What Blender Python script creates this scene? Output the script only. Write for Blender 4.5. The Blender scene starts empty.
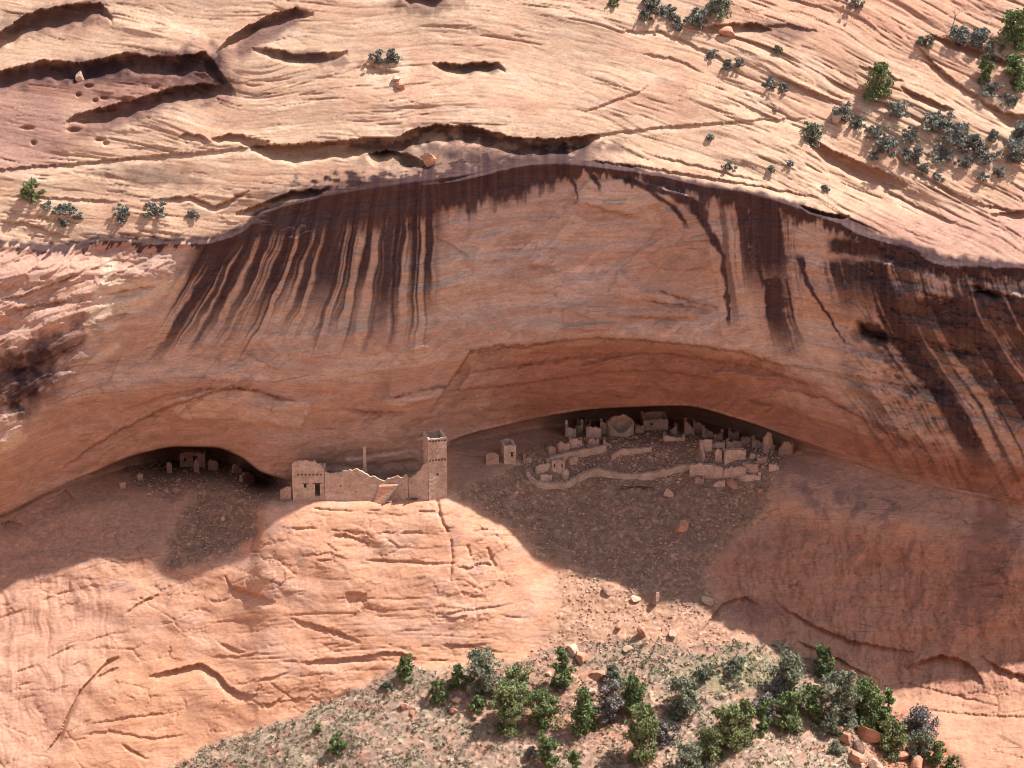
import bpy, bmesh, math, random
import numpy as np
from mathutils import Vector, Matrix

# ------------------------------------------------------------------ camera, light, exposure
SC = bpy.context.scene
COL = SC.collection
PITCH = math.radians(18.0)
FPX, DIST = 2100.0, 280.0
CP, SP = math.cos(PITCH), math.sin(PITCH)
CAM = np.array([0.0, -DIST * CP, DIST * SP])
cam_d = bpy.data.cameras.new('camera')
cam = bpy.data.objects.new('camera', cam_d)
COL.objects.link(cam)
cam.location = CAM
cam.rotation_euler = (math.radians(90) - PITCH, 0, 0)
cam_d.sensor_width = 36.0
cam_d.lens = 36.0 * FPX / 1024.0
cam_d.clip_start, cam_d.clip_end = 1.0, 3000.0
SC.camera = cam

SUN_EL, SUN_BACK = math.radians(61.0), math.radians(6.0)
SUN = np.array([math.cos(SUN_EL) * math.cos(SUN_BACK), math.cos(SUN_EL) * math.sin(SUN_BACK), math.sin(SUN_EL)])
W = bpy.data.worlds.new('World')
SC.world = W
W.use_nodes = True
wn = W.node_tree
sky = wn.nodes.new('ShaderNodeTexSky')
sky.sky_type = 'NISHITA'
sky.sun_disc = False
sky.sun_elevation = SUN_EL
sky.sun_rotation = math.radians(90) - SUN_BACK
sky.altitude = 1800.0
sky.dust_density = 2.5
sky.ozone_density = 0.6
bg = wn.nodes['Background']
hs = wn.nodes.new('ShaderNodeHueSaturation')          # the photograph's warm white balance
hs.inputs['Saturation'].default_value = .5
wn.links.new(sky.outputs[0], hs.inputs['Color']); wn.links.new(hs.outputs[0], bg.inputs[0])
bg.inputs[1].default_value = 0.13
sun_d = bpy.data.lights.new('sun', 'SUN')
sun_d.energy = 4.3
sun_d.angle = math.radians(0.53)
sun_d.color = (1.0, 0.93, 0.875)
sun = bpy.data.objects.new('sun', sun_d)
COL.objects.link(sun)
sun.rotation_euler = Vector(SUN).to_track_quat('Z', 'Y').to_euler()
SC.view_settings.view_transform = 'Standard'
SC.view_settings.look = 'None'
SC.view_settings.exposure = 0.95
SC.view_settings.gamma = 1.0
SC.cycles.max_bounces = 10
SC.cycles.diffuse_bounces = 6
SC.cycles.use_denoising = True
SC.cycles.pixel_filter_type = 'BLACKMAN_HARRIS'
SC.cycles.filter_width = 0.95
# ------------------------------------------------------------------ survey frame: (u, v, d) -> world
# u runs along the cliff, v down it (7.5 units to the metre), d is the distance in metres behind the survey plane.
def pt(u, v, d):
    u = np.asarray(u, float); v = np.asarray(v, float); d = np.asarray(d, float)
    t = DIST + d
    a = (u - 512.0) / FPX * t
    b = (384.0 - v) / FPX * t
    return np.stack([CAM[0] + a, CAM[1] + t * CP + b * SP, CAM[2] - t * SP + b * CP], -1)

def hermite(xs, ys, x):
    """smooth monotone curve through knots"""
    xs = np.asarray(xs, float); ys = np.asarray(ys, float)
    h = np.diff(xs); s = np.diff(ys) / h
    m = np.zeros_like(xs)
    m[0], m[-1] = s[0], s[-1]
    for i in range(1, len(xs) - 1):
        m[i] = 0 if s[i - 1] * s[i] <= 0 else 2 * s[i - 1] * s[i] / (s[i - 1] + s[i])
    x = np.clip(x, xs[0], xs[-1])
    i = np.clip(np.searchsorted(xs, x) - 1, 0, len(h) - 1)
    t = (x - xs[i]) / h[i]
    return ((1 + 2 * t) * (1 - t) ** 2 * ys[i] + t * (1 - t) ** 2 * h[i] * m[i]
            + t * t * (3 - 2 * t) * ys[i + 1] + t * t * (t - 1) * h[i] * m[i + 1])

_ang = np.arange(1024) * (2 * math.pi / 1024)
_GX, _GY = np.cos(_ang).astype(np.float32), np.sin(_ang).astype(np.float32)
def vnoise(x, y, seed=0):
    """2-D gradient noise, about -1..1"""
    x, y = np.broadcast_arrays(np.asarray(x, np.float32), np.asarray(y, np.float32))
    x0 = np.floor(x); y0 = np.floor(y)
    xf = x - x0; yf = y - y0
    xi = x0.astype(np.int32).astype(np.uint32); yi = y0.astype(np.int32).astype(np.uint32)
    fu = xf * xf * xf * (xf * (xf * 6 - 15) + 10); fv = yf * yf * yf * (yf * (yf * 6 - 15) + 10)
    hx = [(xi + np.uint32(k)) * np.uint32(374761393) for k in (0, 1)]
    hy = [(yi + np.uint32(k)) * np.uint32(668265263) + np.uint32((seed * 982451653) & 0xffffffff) for k in (0, 1)]
    def g(i, j, dx, dy):
        h = hx[i] + hy[j]
        h = (h ^ (h >> np.uint32(13))) * np.uint32(1274126177)
        h = (h ^ (h >> np.uint32(16))) & np.uint32(1023)
        return _GX[h] * dx + _GY[h] * dy
    n0 = g(0, 0, xf, yf); n0 = n0 + (g(1, 0, xf - 1, yf) - n0) * fu
    n1 = g(0, 1, xf, yf - 1); n1 = n1 + (g(1, 1, xf - 1, yf - 1) - n1) * fu
    return (n0 + (n1 - n0) * fv) * 1.5

def fbm(x, y, octs=4, seed=0, gain=0.5):
    a, t, f = 1.0, 0.0, 1.0
    for k in range(octs):
        t = t + a * vnoise(x * f, y * f, seed + 17 * k)
        a *= gain; f *= 2.03
    return t

def worley(x, y, seed=0, jit=.9):
    """cells: per-cell random number, distance to the cell border, and a second random number"""
    x, y = np.broadcast_arrays(np.asarray(x, np.float32), np.asarray(y, np.float32))
    x0 = np.floor(x); y0 = np.floor(y)
    f1 = np.full(x.shape, 9, np.float32); f2 = f1.copy(); idn = np.zeros(x.shape, np.uint32)
    xi = x0.astype(np.int32).astype(np.uint32); yi = y0.astype(np.int32).astype(np.uint32)
    for j in (-1, 0, 1):
        for i in (-1, 0, 1):
            h = (xi + np.uint32(i & 0xffffffff)) * np.uint32(374761393) + (yi + np.uint32(j & 0xffffffff)) * np.uint32(668265263) + np.uint32((seed * 982451653) & 0xffffffff)
            h = (h ^ (h >> np.uint32(13))) * np.uint32(1274126177); h = h ^ (h >> np.uint32(16))
            px = x0 + i + .5 + ((h & np.uint32(1023)).astype(np.float32) / 1023 - .5) * jit
            py = y0 + j + .5 + (((h >> np.uint32(10)) & np.uint32(1023)).astype(np.float32) / 1023 - .5) * jit
            d = np.sqrt((px - x) ** 2 + (py - y) ** 2)
            c = d < f1
            f2 = np.where(c, f1, np.minimum(f2, d)); idn = np.where(c, h, idn); f1 = np.where(c, d, f1)
    return ((idn >> np.uint32(4)) & np.uint32(255)).astype(np.float32) / 255, f2 - f1, ((idn >> np.uint32(14)) & np.uint32(255)).astype(np.float32) / 255

def slabs(f, sharp=.88):
    """a smooth field cut into flat steps with abrupt edges"""
    i = np.floor(f); s = f - i
    return i + sstep(sharp, 1.0, s) + .35 * (s - .5)

def blur(a, sig):
    r = int(3 * sig + 1)
    k = np.exp(-0.5 * (np.arange(-r, r + 1) / sig) ** 2); k /= k.sum()
    for ax in (0, 1):
        p = np.pad(a, [(r, r) if i == ax else (0, 0) for i in (0, 1)], mode='edge')
        n = a.shape[ax]
        a = sum(k[j] * (p[j:j + n] if ax == 0 else p[:, j:j + n]) for j in range(2 * r + 1))
    return a

def sstep(a, b, x):
    t = np.clip((x - a) / (b - a), 0, 1)
    return t * t * (3 - 2 * t)

STEP = 1.0
U0, U1, V0, V1 = -130, 1154, -80, 850
us = np.arange(U0, U1 + 0.1, STEP); vs = np.arange(V0, V1 + 0.1, STEP)
UU, VV = np.meshgrid(us, vs)

def poly(pts, soft=0.0):
    """mask of a polygon in survey coordinates"""
    m = np.zeros(UU.shape, bool)
    n = len(pts)
    for i in range(n):
        (x0, y0), (x1, y1) = pts[i], pts[(i + 1) % n]
        if y0 == y1: continue
        c = ((VV >= min(y0, y1)) & (VV < max(y0, y1)))
        xi = x0 + (VV - y0) * (x1 - x0) / (y1 - y0)
        m ^= c & (UU < xi)
    m = m.astype(float)
    return blur(m, soft / STEP) if soft else m

# ---- the lines that carry the form, each as (u, v, depth) knots
LINES = {
 'top': [(-200,-120,0),(0,-120,0),(300,-120,0),(600,-120,0),(900,-120,5),(1224,-120,8)],
 'upper': [(-200,60,-7),(0,60,-6.5),(200,60,-7.5),(400,60,-8.5),(600,60,-8.5),(760,60,-6.8),(900,60,-5),(1024,60,-3.5),(1224,60,-1)],
 'shelf': [(-200,185,-11.25),(0,185,-10.75),(150,188,-11.3),(250,165,-11.3),(375,150,-12.65),(440,140,-13.04),(560,146,-12.26),(700,160,-11.71),(800,185,-12.47),(900,200,-11.86),(1024,215,-12.57),(1224,230,-9.84)],
 'lip': [(-200,250,-13.5),(0,244,-12.8),(55,249,-12.84),(110,240,-13.0),(150,242,-13.2),(200,242,-12.49),(240,231,-12.33),(262,214,-12.62),(300,204,-13.11),(340,194,-13.52),(400,186,-15.82),(450,180,-15.74),(500,170,-14.38),(560,163,-13.8),(620,168,-14.05),(700,186,-13.52),(760,198,-14.87),(830,218,-15.28),(860,232,-15.13),(905,247,-15.77),(940,262,-16.48),(980,265,-17.82),(1024,269,-19.65),(1224,290,-16.3)],
 'under': [(-200,254,-12.4),(0,252,-12.04),(55,258,-11.8),(110,252,-11.56),(150,253,-11.56),(200,252,-10.83),(240,241,-10.95),(262,226,-11.25),(300,216,-11.73),(340,206,-12.22),(400,196,-14.14),(450,190,-14.1),(500,180,-13.03),(560,171,-12.48),(620,177,-12.65),(700,196,-12.26),(760,208,-13.49),(830,227,-13.95),(860,241,-14.14),(905,256,-14.82),(940,271,-15.46),(980,274,-16.7),(1024,279,-18.32),(1224,300,-15.84)],
 'arch': [(-200,470,-8.2),(0,445,-8.6),(50,410,-8.6),(100,390,-6.8),(150,384,-5.2),(220,376,-5.2),(300,380,-6.2),(400,372,-6),(470,352,-5.2),(560,338,-4.6),(640,339,-4),(700,347,-3.6),(770,358,-3.4),(830,392,-3),(900,430,-2.5),(960,450,-3),(1024,465,-4),(1224,520,-5)],
 'roof':  [(-200,560,0),(0,514,2),(50,490,3.5),(90,473,5),(140,453,6.5),(180,446,7),(215,447,6.5),(240,456,5),(262,472,3.5),(285,479,3),(300,482,3.4),(375,482,4),(430,468,5),(450,441,7),(500,426,8.5),(560,413,10),(600,408,10.5),(680,405,10),(740,419,8.5),(800,440,6.5),(850,458,5),(900,475,3.5),(960,490,2),(1024,502,0.5),(1224,560,-2)],
 'back': [(-200,563,1),(0,517,3.2),(50,493,5),(90,478,8),(140,464,15),(180,460,24),(215,461,24),(240,466,19),(262,479,20.9),(285,484,6),(300,486,2.6),(375,486,2.6),(430,472,4.5),(450,446,8.5),(500,436,12),(535,428,15),(560,426,20),(600,421,27),(680,419,27),(740,432,21),(800,448,11),(850,461,6.5),(900,478,4.5),(960,493,2.8),(1024,505,1.2),(1224,563,-1)],
 'ledge': [(-200,600,-2.5),(0,545,0.2),(50,520,1.5),(90,505,2.4),(140,490,4.2),(180,480,6.5),(215,482,6.2),(240,490,3.0),(253,497,1.2),(262,500,-3.1),(285,501,-3.7),(300,501,-3.7),(375,501,-3.7),(440,498,-3.5),(453,494,-2.8),(466,487,-0.8),(500,470,4),(560,445,10),(600,440,12),(680,440,12),(740,456,8),(800,475,4.5),(850,500,2.2),(900,520,0.8),(960,538,-0.4),(1024,552,-2),(1224,620,-5)],
 'mid': [(-200,680,-4),(0,600,-1.8),(50,590,-1.6),(130,555,-0.6),(190,567,-2.2),(230,555,-2.4),(250,536,-3.0),(260,531,-4.6),(275,530,-5.2),(300,525,-5.4),(375,525,-5.4),(440,525,-5.2),(480,528,-3.8),(540,555,-2),(600,575,-2.2),(720,605,-3.4),(760,615,-3),(800,615,-2.2),(850,625,-1.8),(900,640,-1.4),(960,650,-2.2),(1024,655,-4),(1224,720,-8)],
 'foot': [(-200,840,-11),(0,800,-10),(100,780,-10),(180,760,-9.8),(260,727,-9.4),(330,700,-9),(390,673,-8.4),(470,655,-7.6),(560,652,-7.8),(640,655,-8.5),(740,650,-7.6),(800,664,-6.2),(850,682,-5.6),(900,705,-6),(960,715,-6.8),(1024,722,-8.5),(1224,780,-12)],
 'low':   [(-200,900,-17),(0,880,-16),(100,860,-17),(180,840,-18),(260,820,-19),(330,810,-20),(390,800,-22),(470,800,-24),(560,800,-26),(640,800,-27),(740,800,-27),(800,800,-25),(850,800,-23),(900,800,-19),(960,800,-17),(1024,805,-18),(1224,860,-22)],
}
ORDER = ['top','upper','shelf','lip','under','arch','roof','back','ledge','mid','foot','low']
def line_v(name, u):
    k = LINES[name]; return hermite([p[0] for p in k], [p[1] for p in k], u)
def line_d(name, u):
    k = LINES[name]; return hermite([p[0] for p in k], [p[2] for p in k], u)
# ---- depth of the bare form
LV = {n: line_v(n, us) for n in ORDER}
LD = {n: line_d(n, us) for n in ORDER}
# the dark space under the roof: its far wall starts right behind the roof's edge
LV['void'] = np.minimum(LV['roof'] + 1.5, LV['back'] - .5); LD['void'] = LD['back'] + .2
ORDER.insert(ORDER.index('back'), 'void')
D = np.zeros(UU.shape)
D[:] = LD['top'][None, :]
for a, b in zip(ORDER[:-1], ORDER[1:]):
    va, vb, da, db = LV[a][None], LV[b][None], LD[a][None], LD[b][None]
    t = np.clip((VV - va) / np.maximum(vb - va, 0.5), 0, 1)
    D = np.where(VV >= va, da + (db - da) * t, D)
D = np.where(VV >= LV['low'][None], LD['low'][None] - (VV - LV['low'][None]) * 0.12, D)
near = np.exp(-((VV - LV['lip'][None]) / 7.0) ** 2) + np.clip(1.2 - ((VV - .5 * (LV['roof'] + LV['back'])[None]) / (8 + .5 * (LV['back'] - LV['roof'])[None])) ** 2, 0, 1)
k = np.clip(near * 1.3, 0, 1)
near_l = np.clip(1.3 * np.exp(-((VV - LV['lip'][None]) / 7.0) ** 2), 0, 1)
Dn = np.where(VV >= LV['roof'][None], LD['roof'][None], D)
D = np.where(VV < LV['roof'][None], blur(Dn, 5.0) * (1 - near_l) + Dn * near_l, blur(D, 5.0) * (1 - k) + D * k)
lipv, roofv, backv, ledgev, footv = (LV[n][None] for n in ('lip', 'roof', 'back', 'ledge', 'foot'))
archv, midv = LV['arch'][None], LV['mid'][None]
w_slick = 1 - sstep(-3, 1, VV - lipv)
w_alc = sstep(-1, 3, VV - lipv) * (1 - sstep(-2, 1, VV - roofv))
w_low = sstep(-2, 2, VV - backv)

TALUS = [(150,775),(175,768),(215,744),(260,728),(300,716),(345,694),(385,672),(400,664),(430,668),(470,664),(520,662),(556,650),(600,642),(640,640),(700,644),(745,640),(790,646),(830,668),(860,690),(880,702),(905,715),(930,735),(950,752),(965,768),(1010,910),(60,910)]
SAND = [(540,548),(600,578),(650,586),(722,608),(745,632),(760,650),(640,668),(560,660),(520,668),(545,640),(556,610),(556,570)]
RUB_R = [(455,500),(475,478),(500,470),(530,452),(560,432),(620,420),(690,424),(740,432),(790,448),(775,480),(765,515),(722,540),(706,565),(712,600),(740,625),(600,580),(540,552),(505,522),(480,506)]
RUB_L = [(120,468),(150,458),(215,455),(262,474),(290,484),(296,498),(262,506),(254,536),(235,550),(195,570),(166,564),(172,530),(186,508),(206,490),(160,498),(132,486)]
SLOPE_L = [(-210,530),(0,516),(90,478),(130,480),(206,490),(172,530),(166,564),(130,556),(60,570),(0,590),(-210,640)]
REDWALL = [(706,570),(722,540),(765,520),(850,520),(950,540),(1240,560),(1240,760),(1000,690),(900,700),(840,676),(790,650),(750,640)]
def wob(pts, amp, seed):
    """polygon edge broken up"""
    out = []
    n = len(pts)
    for i in range(n):
        p, q = pts[i], pts[(i + 1) % n]
        L = math.hypot(q[0] - p[0], q[1] - p[1]); m = max(1, int(L / 9))
        for j in range(m):
            t = j / m
            x = p[0] + (q[0] - p[0]) * t; y = p[1] + (q[1] - p[1]) * t
            out.append((x + amp * float(vnoise(np.array(x / 13.0), np.array(y / 13.0), seed)), y + amp * float(vnoise(np.array(x / 13.0 + 40), np.array(y / 13.0), seed))))
    return out
m_talus = poly(wob(TALUS, 5, 1), 2.0)
m_sand = poly(wob(SAND, 6, 2), 7.0)
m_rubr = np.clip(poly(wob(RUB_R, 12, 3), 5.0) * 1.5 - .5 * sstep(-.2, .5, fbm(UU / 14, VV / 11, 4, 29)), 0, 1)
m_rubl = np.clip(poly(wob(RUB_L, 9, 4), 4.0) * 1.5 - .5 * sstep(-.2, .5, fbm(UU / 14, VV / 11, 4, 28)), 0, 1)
m_slopl = poly(wob(SLOPE_L, 6, 5), 5.0)
m_red = poly(wob(REDWALL, 6, 6), 10.0)
m_loose = np.clip(m_talus + m_sand + m_rubr + m_rubl, 0, 1)

# ---- bedding of the bare sandstone slopes above the alcove
sl = hermite([-200,0,150,300,430,560,700,850,1000,1224],[.12,.15,.14,.03,.02,.22,.34,.46,.5,.4], us)
AA = np.cumsum(sl) * STEP
warp = fbm(UU / 160, VV / 70, 2, 11)
dome = 16 * np.exp(-((UU - 240) / 60.0) ** 2 - ((VV - 95) / 45.0) ** 2) + 10 * np.exp(-((UU - 350) / 70.0) ** 2 - ((VV - 90) / 30.0) ** 2)
Q = VV - AA[None] + warp * 6 - dome * 1.6
def beds(q, period, seed, patch):
    f = q / period + 0.14 * vnoise(UU / 120, VV / 34, seed)
    i = np.floor(f); s = f - i
    amp = np.abs(np.sin(i * 12.9898 + seed) * 43758.5453) % 1.0
    return (1 - s) ** 3 * amp ** 1.5 * patch
n1 = sstep(-0.35, 0.55, fbm(UU / 90, Q / 22, 3, 21))
n2 = sstep(-0.3, 0.5, fbm(UU / 40, Q / 9, 3, 22))
right = sstep(520, 760, UU)
bd = beds(Q, 21.0, 31, n1) * (0.25 + 0.4 * right) + beds(Q, 9.0, 32, n2) * (0.16 + 0.22 * right) + beds(Q, 5.0, 33, n2) * (0.09 + .12 * right)
relief = np.clip(.30 + .9 * sstep(-.15, .45, fbm(UU / 120, Q / 45, 2, 39)) + .35 * sstep(700, 800, UU), .3, 1.2)
D = D + w_slick * bd * relief
fine = fbm(UU / 5.0, VV / 4.0, 2, 43)
s_big = fbm(UU / 260, Q / 34, 3, 41)
wx, we, wz = worley(UU / 58 + .35 * fine * .2, Q / 8.5 + .10 * fine, 44)
wx2, we2, wz2 = worley(UU / 26, Q / 4.2 + .08 * fine, 45)
calm = 1 - .6 * np.exp(-((UU - 570) / 170.0) ** 2 - ((VV - 65) / 55.0) ** 2) - .5 * np.exp(-((UU - 330) / 120.0) ** 2 - ((VV - 95) / 32.0) ** 2)
calm = calm * relief
pat = sstep(-.1, .35, fbm(UU / 80, Q / 26, 3, 46)); pat2 = sstep(-.1, .45, fbm(UU / 50, Q / 14, 3, 47))
D = D + w_slick * (fbm(UU / 130, VV / 80, 2, 40) * .6 + slabs(s_big * 3.0) * .16 * calm + (wx - .5) * .19 * pat * calm + (wx2 - .5) * .09 * pat2 * calm
                   + .10 * np.exp(-(we / .05) ** 2) * pat * (wz > .45) + fine * .012)
def seams(q, period, seed, mask, width=.8):
    f = q / period + .12 * vnoise(UU / 90, VV / 40, seed)
    i = np.floor(f); dist = np.abs(f - i - .5) * period
    r_ = np.abs(np.sin((i + 1) * 78.233 + seed) * 43758.5453) % 1.0
    return np.exp(-(dist / width) ** 2) * mask * (.35 + .65 * r_)
sm1 = sstep(.05, .35, fbm(UU / 75, Q / 9, 3, 48)); sm2 = sstep(.1, .4, fbm(UU / 48, Q / 6, 3, 49))
SEAM = np.clip(seams(Q, 14.0, 34, sm1) + .8 * seams(Q, 7.0, 35, sm2) + .6 * seams(Q + .12 * UU, 11.0, 36, sm2), 0, 1) * w_slick * np.clip(relief, 0, 1)
D = D + SEAM * .30
# ---- alcove wall: gentle, long-waved, faintly bedded, with thin slabs gone
arcq = VV - (archv - 340) * 0.55
arcq = arcq + .10 * (UU - 560) * sstep(560, 800, UU)
s_alc = fbm(UU / 170 + .3 * warp, arcq / 44, 4, 51)
ax, ae, az = worley(UU / 95, arcq / 30 + .12 * fine * .4, 52)
ax2, ae2, az2 = worley(UU / 50, arcq / 7 + .1 * fine, 53)
apat = sstep(-.15, .35, fbm(UU / 90, arcq / 40, 3, 54)) ; apat2 = sstep(0, .5, fbm(UU / 70, arcq / 22, 3, 55))
diag = fbm((UU + 1.2 * VV) / 60, (VV - .5 * UU) / 160, 3, 56)
D = D + w_alc * (fbm(UU / 160, arcq / 80, 2, 50) * 0.7 + slabs(s_alc * 3.4, .95) * .20 + (ax - .5) * .18 * apat + (ax2 - .5) * .09 * apat2 + slabs(diag * 2.2, .96) * .24 * apat + fine * .010
                 + beds(arcq + warp * 5, 23.0, 53, apat) * 0.22)
rightwall = sstep(790, 900, UU) * w_alc
rq = VV - 0.22 * UU
rx, re, rz = worley(UU / 34, rq / 13 + .15 * fine, 57); rx2, re2, rz2 = worley(UU / 13, rq / 6, 58)
D = D + rightwall * (slabs(fbm(UU / 60, rq / 22, 4, 59) * 3, .85) * .42 + (rx - .5) * .5 + (rx2 - .5) * .16) * (1 - .6 * sstep(360, 470, VV))
lw = UU + (VV - 250) * 0.9
leftwall = (1 - sstep(120, 215, lw)) * w_alc
lx, le, lz = worley((UU + .4 * VV) / 44, (VV + .3 * UU) / 19 + .15 * fine, 60); lx2, le2, lz2 = worley(UU / 15, (VV + .3 * UU) / 8, 61)
D = D + leftwall * (slabs(fbm(UU / 70, (VV + .3 * UU) / 26, 3, 58) * 3, .92) * .24 + (lx - .5) * .26 + (lx2 - .5) * .03)
# ---- lower cliff
w_cliff = w_low * (1 - m_loose)
bx, be, bz = worley(UU / 36 + .2 * fine * .3, (VV + .12 * UU) / 17 + .12 * fine, 61)
bx2, be2, bz2 = worley(UU / 13 + .1 * fine, (VV + .15 * UU) / 7.5, 62)
rough_ = .66 - .28 * sstep(585, 625, VV) - .3 * sstep(160, 60, UU) * (VV > 560)
bpat = sstep(-.3, .3, fbm(UU / 70, VV / 40, 3, 63))
D = D + w_cliff * (fbm(UU / 80, VV / 60, 3, 64) * 0.55 + rough_ * (slabs(fbm(UU / 110, VV / 50, 3, 65) * 2.6, .9) * .10 + (bx - .5) * .32 * bpat + (bx2 - .5) * .20 * bpat + .22 * np.exp(-(be2 / .07) ** 2) * bpat * (bz2 > .6)) + .16 * np.exp(-(be / .06) ** 2) * bpat * (bz > .5) + fine * .03)
lq = VV + 0.10 * (UU - 380) * np.where(UU < 380, 1, -.4) + warp * 8
m_bedlow = sstep(590, 640, VV) * (1 - sstep(685, 700, VV)) * sstep(190, 260, UU) * (1 - sstep(540, 580, UU))
D = D + w_cliff * m_bedlow * (beds(lq, 11.0, 64, n2) * 0.5 + beds(lq, 5.0, 65, n2) * 0.2)
D = D + w_cliff * sstep(495, 505, VV) * sstep(255, 300, UU) * (1 - sstep(480, 520, UU)) * beds(VV + warp * 6, 17.0, 66, sstep(-.1, .5, fbm(UU / 28, VV / 9, 3, 67))) * 0.45
flute = fbm(UU / 9 + fbm(UU / 40, VV / 40, 2, 68), VV / 70, 3, 69)
D = D + w_cliff * m_red * (flute * 0.10 + slabs(fbm(UU / 40, VV / 60, 4, 68) * 2.5, .85) * .22 + (worley(UU / 11 + .3 * fine, VV / 26, 69)[0] - .5) * .22 + fine * .05)
D = D + w_cliff * poly([(-200,560),(120,560),(130,620),(90,680),(40,768),(-200,900)], 20) * (flute * 0.13 + beds(VV + 0.35 * UU + warp * 6, 15.0, 70, n2) * 0.25)
# ---- loose ground
D = D + m_loose * (fbm(UU / 80, VV / 50, 3, 71) * 0.5 + fbm(UU / 14, VV / 9, 3, 72) * 0.13 + np.maximum(0, vnoise(UU / 4.5, VV / 3.6, 73)) * -0.16)
gully = np.exp(-((UU - (610 + (VV - 450) * 0.1)) / 9.0) ** 2)

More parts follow.
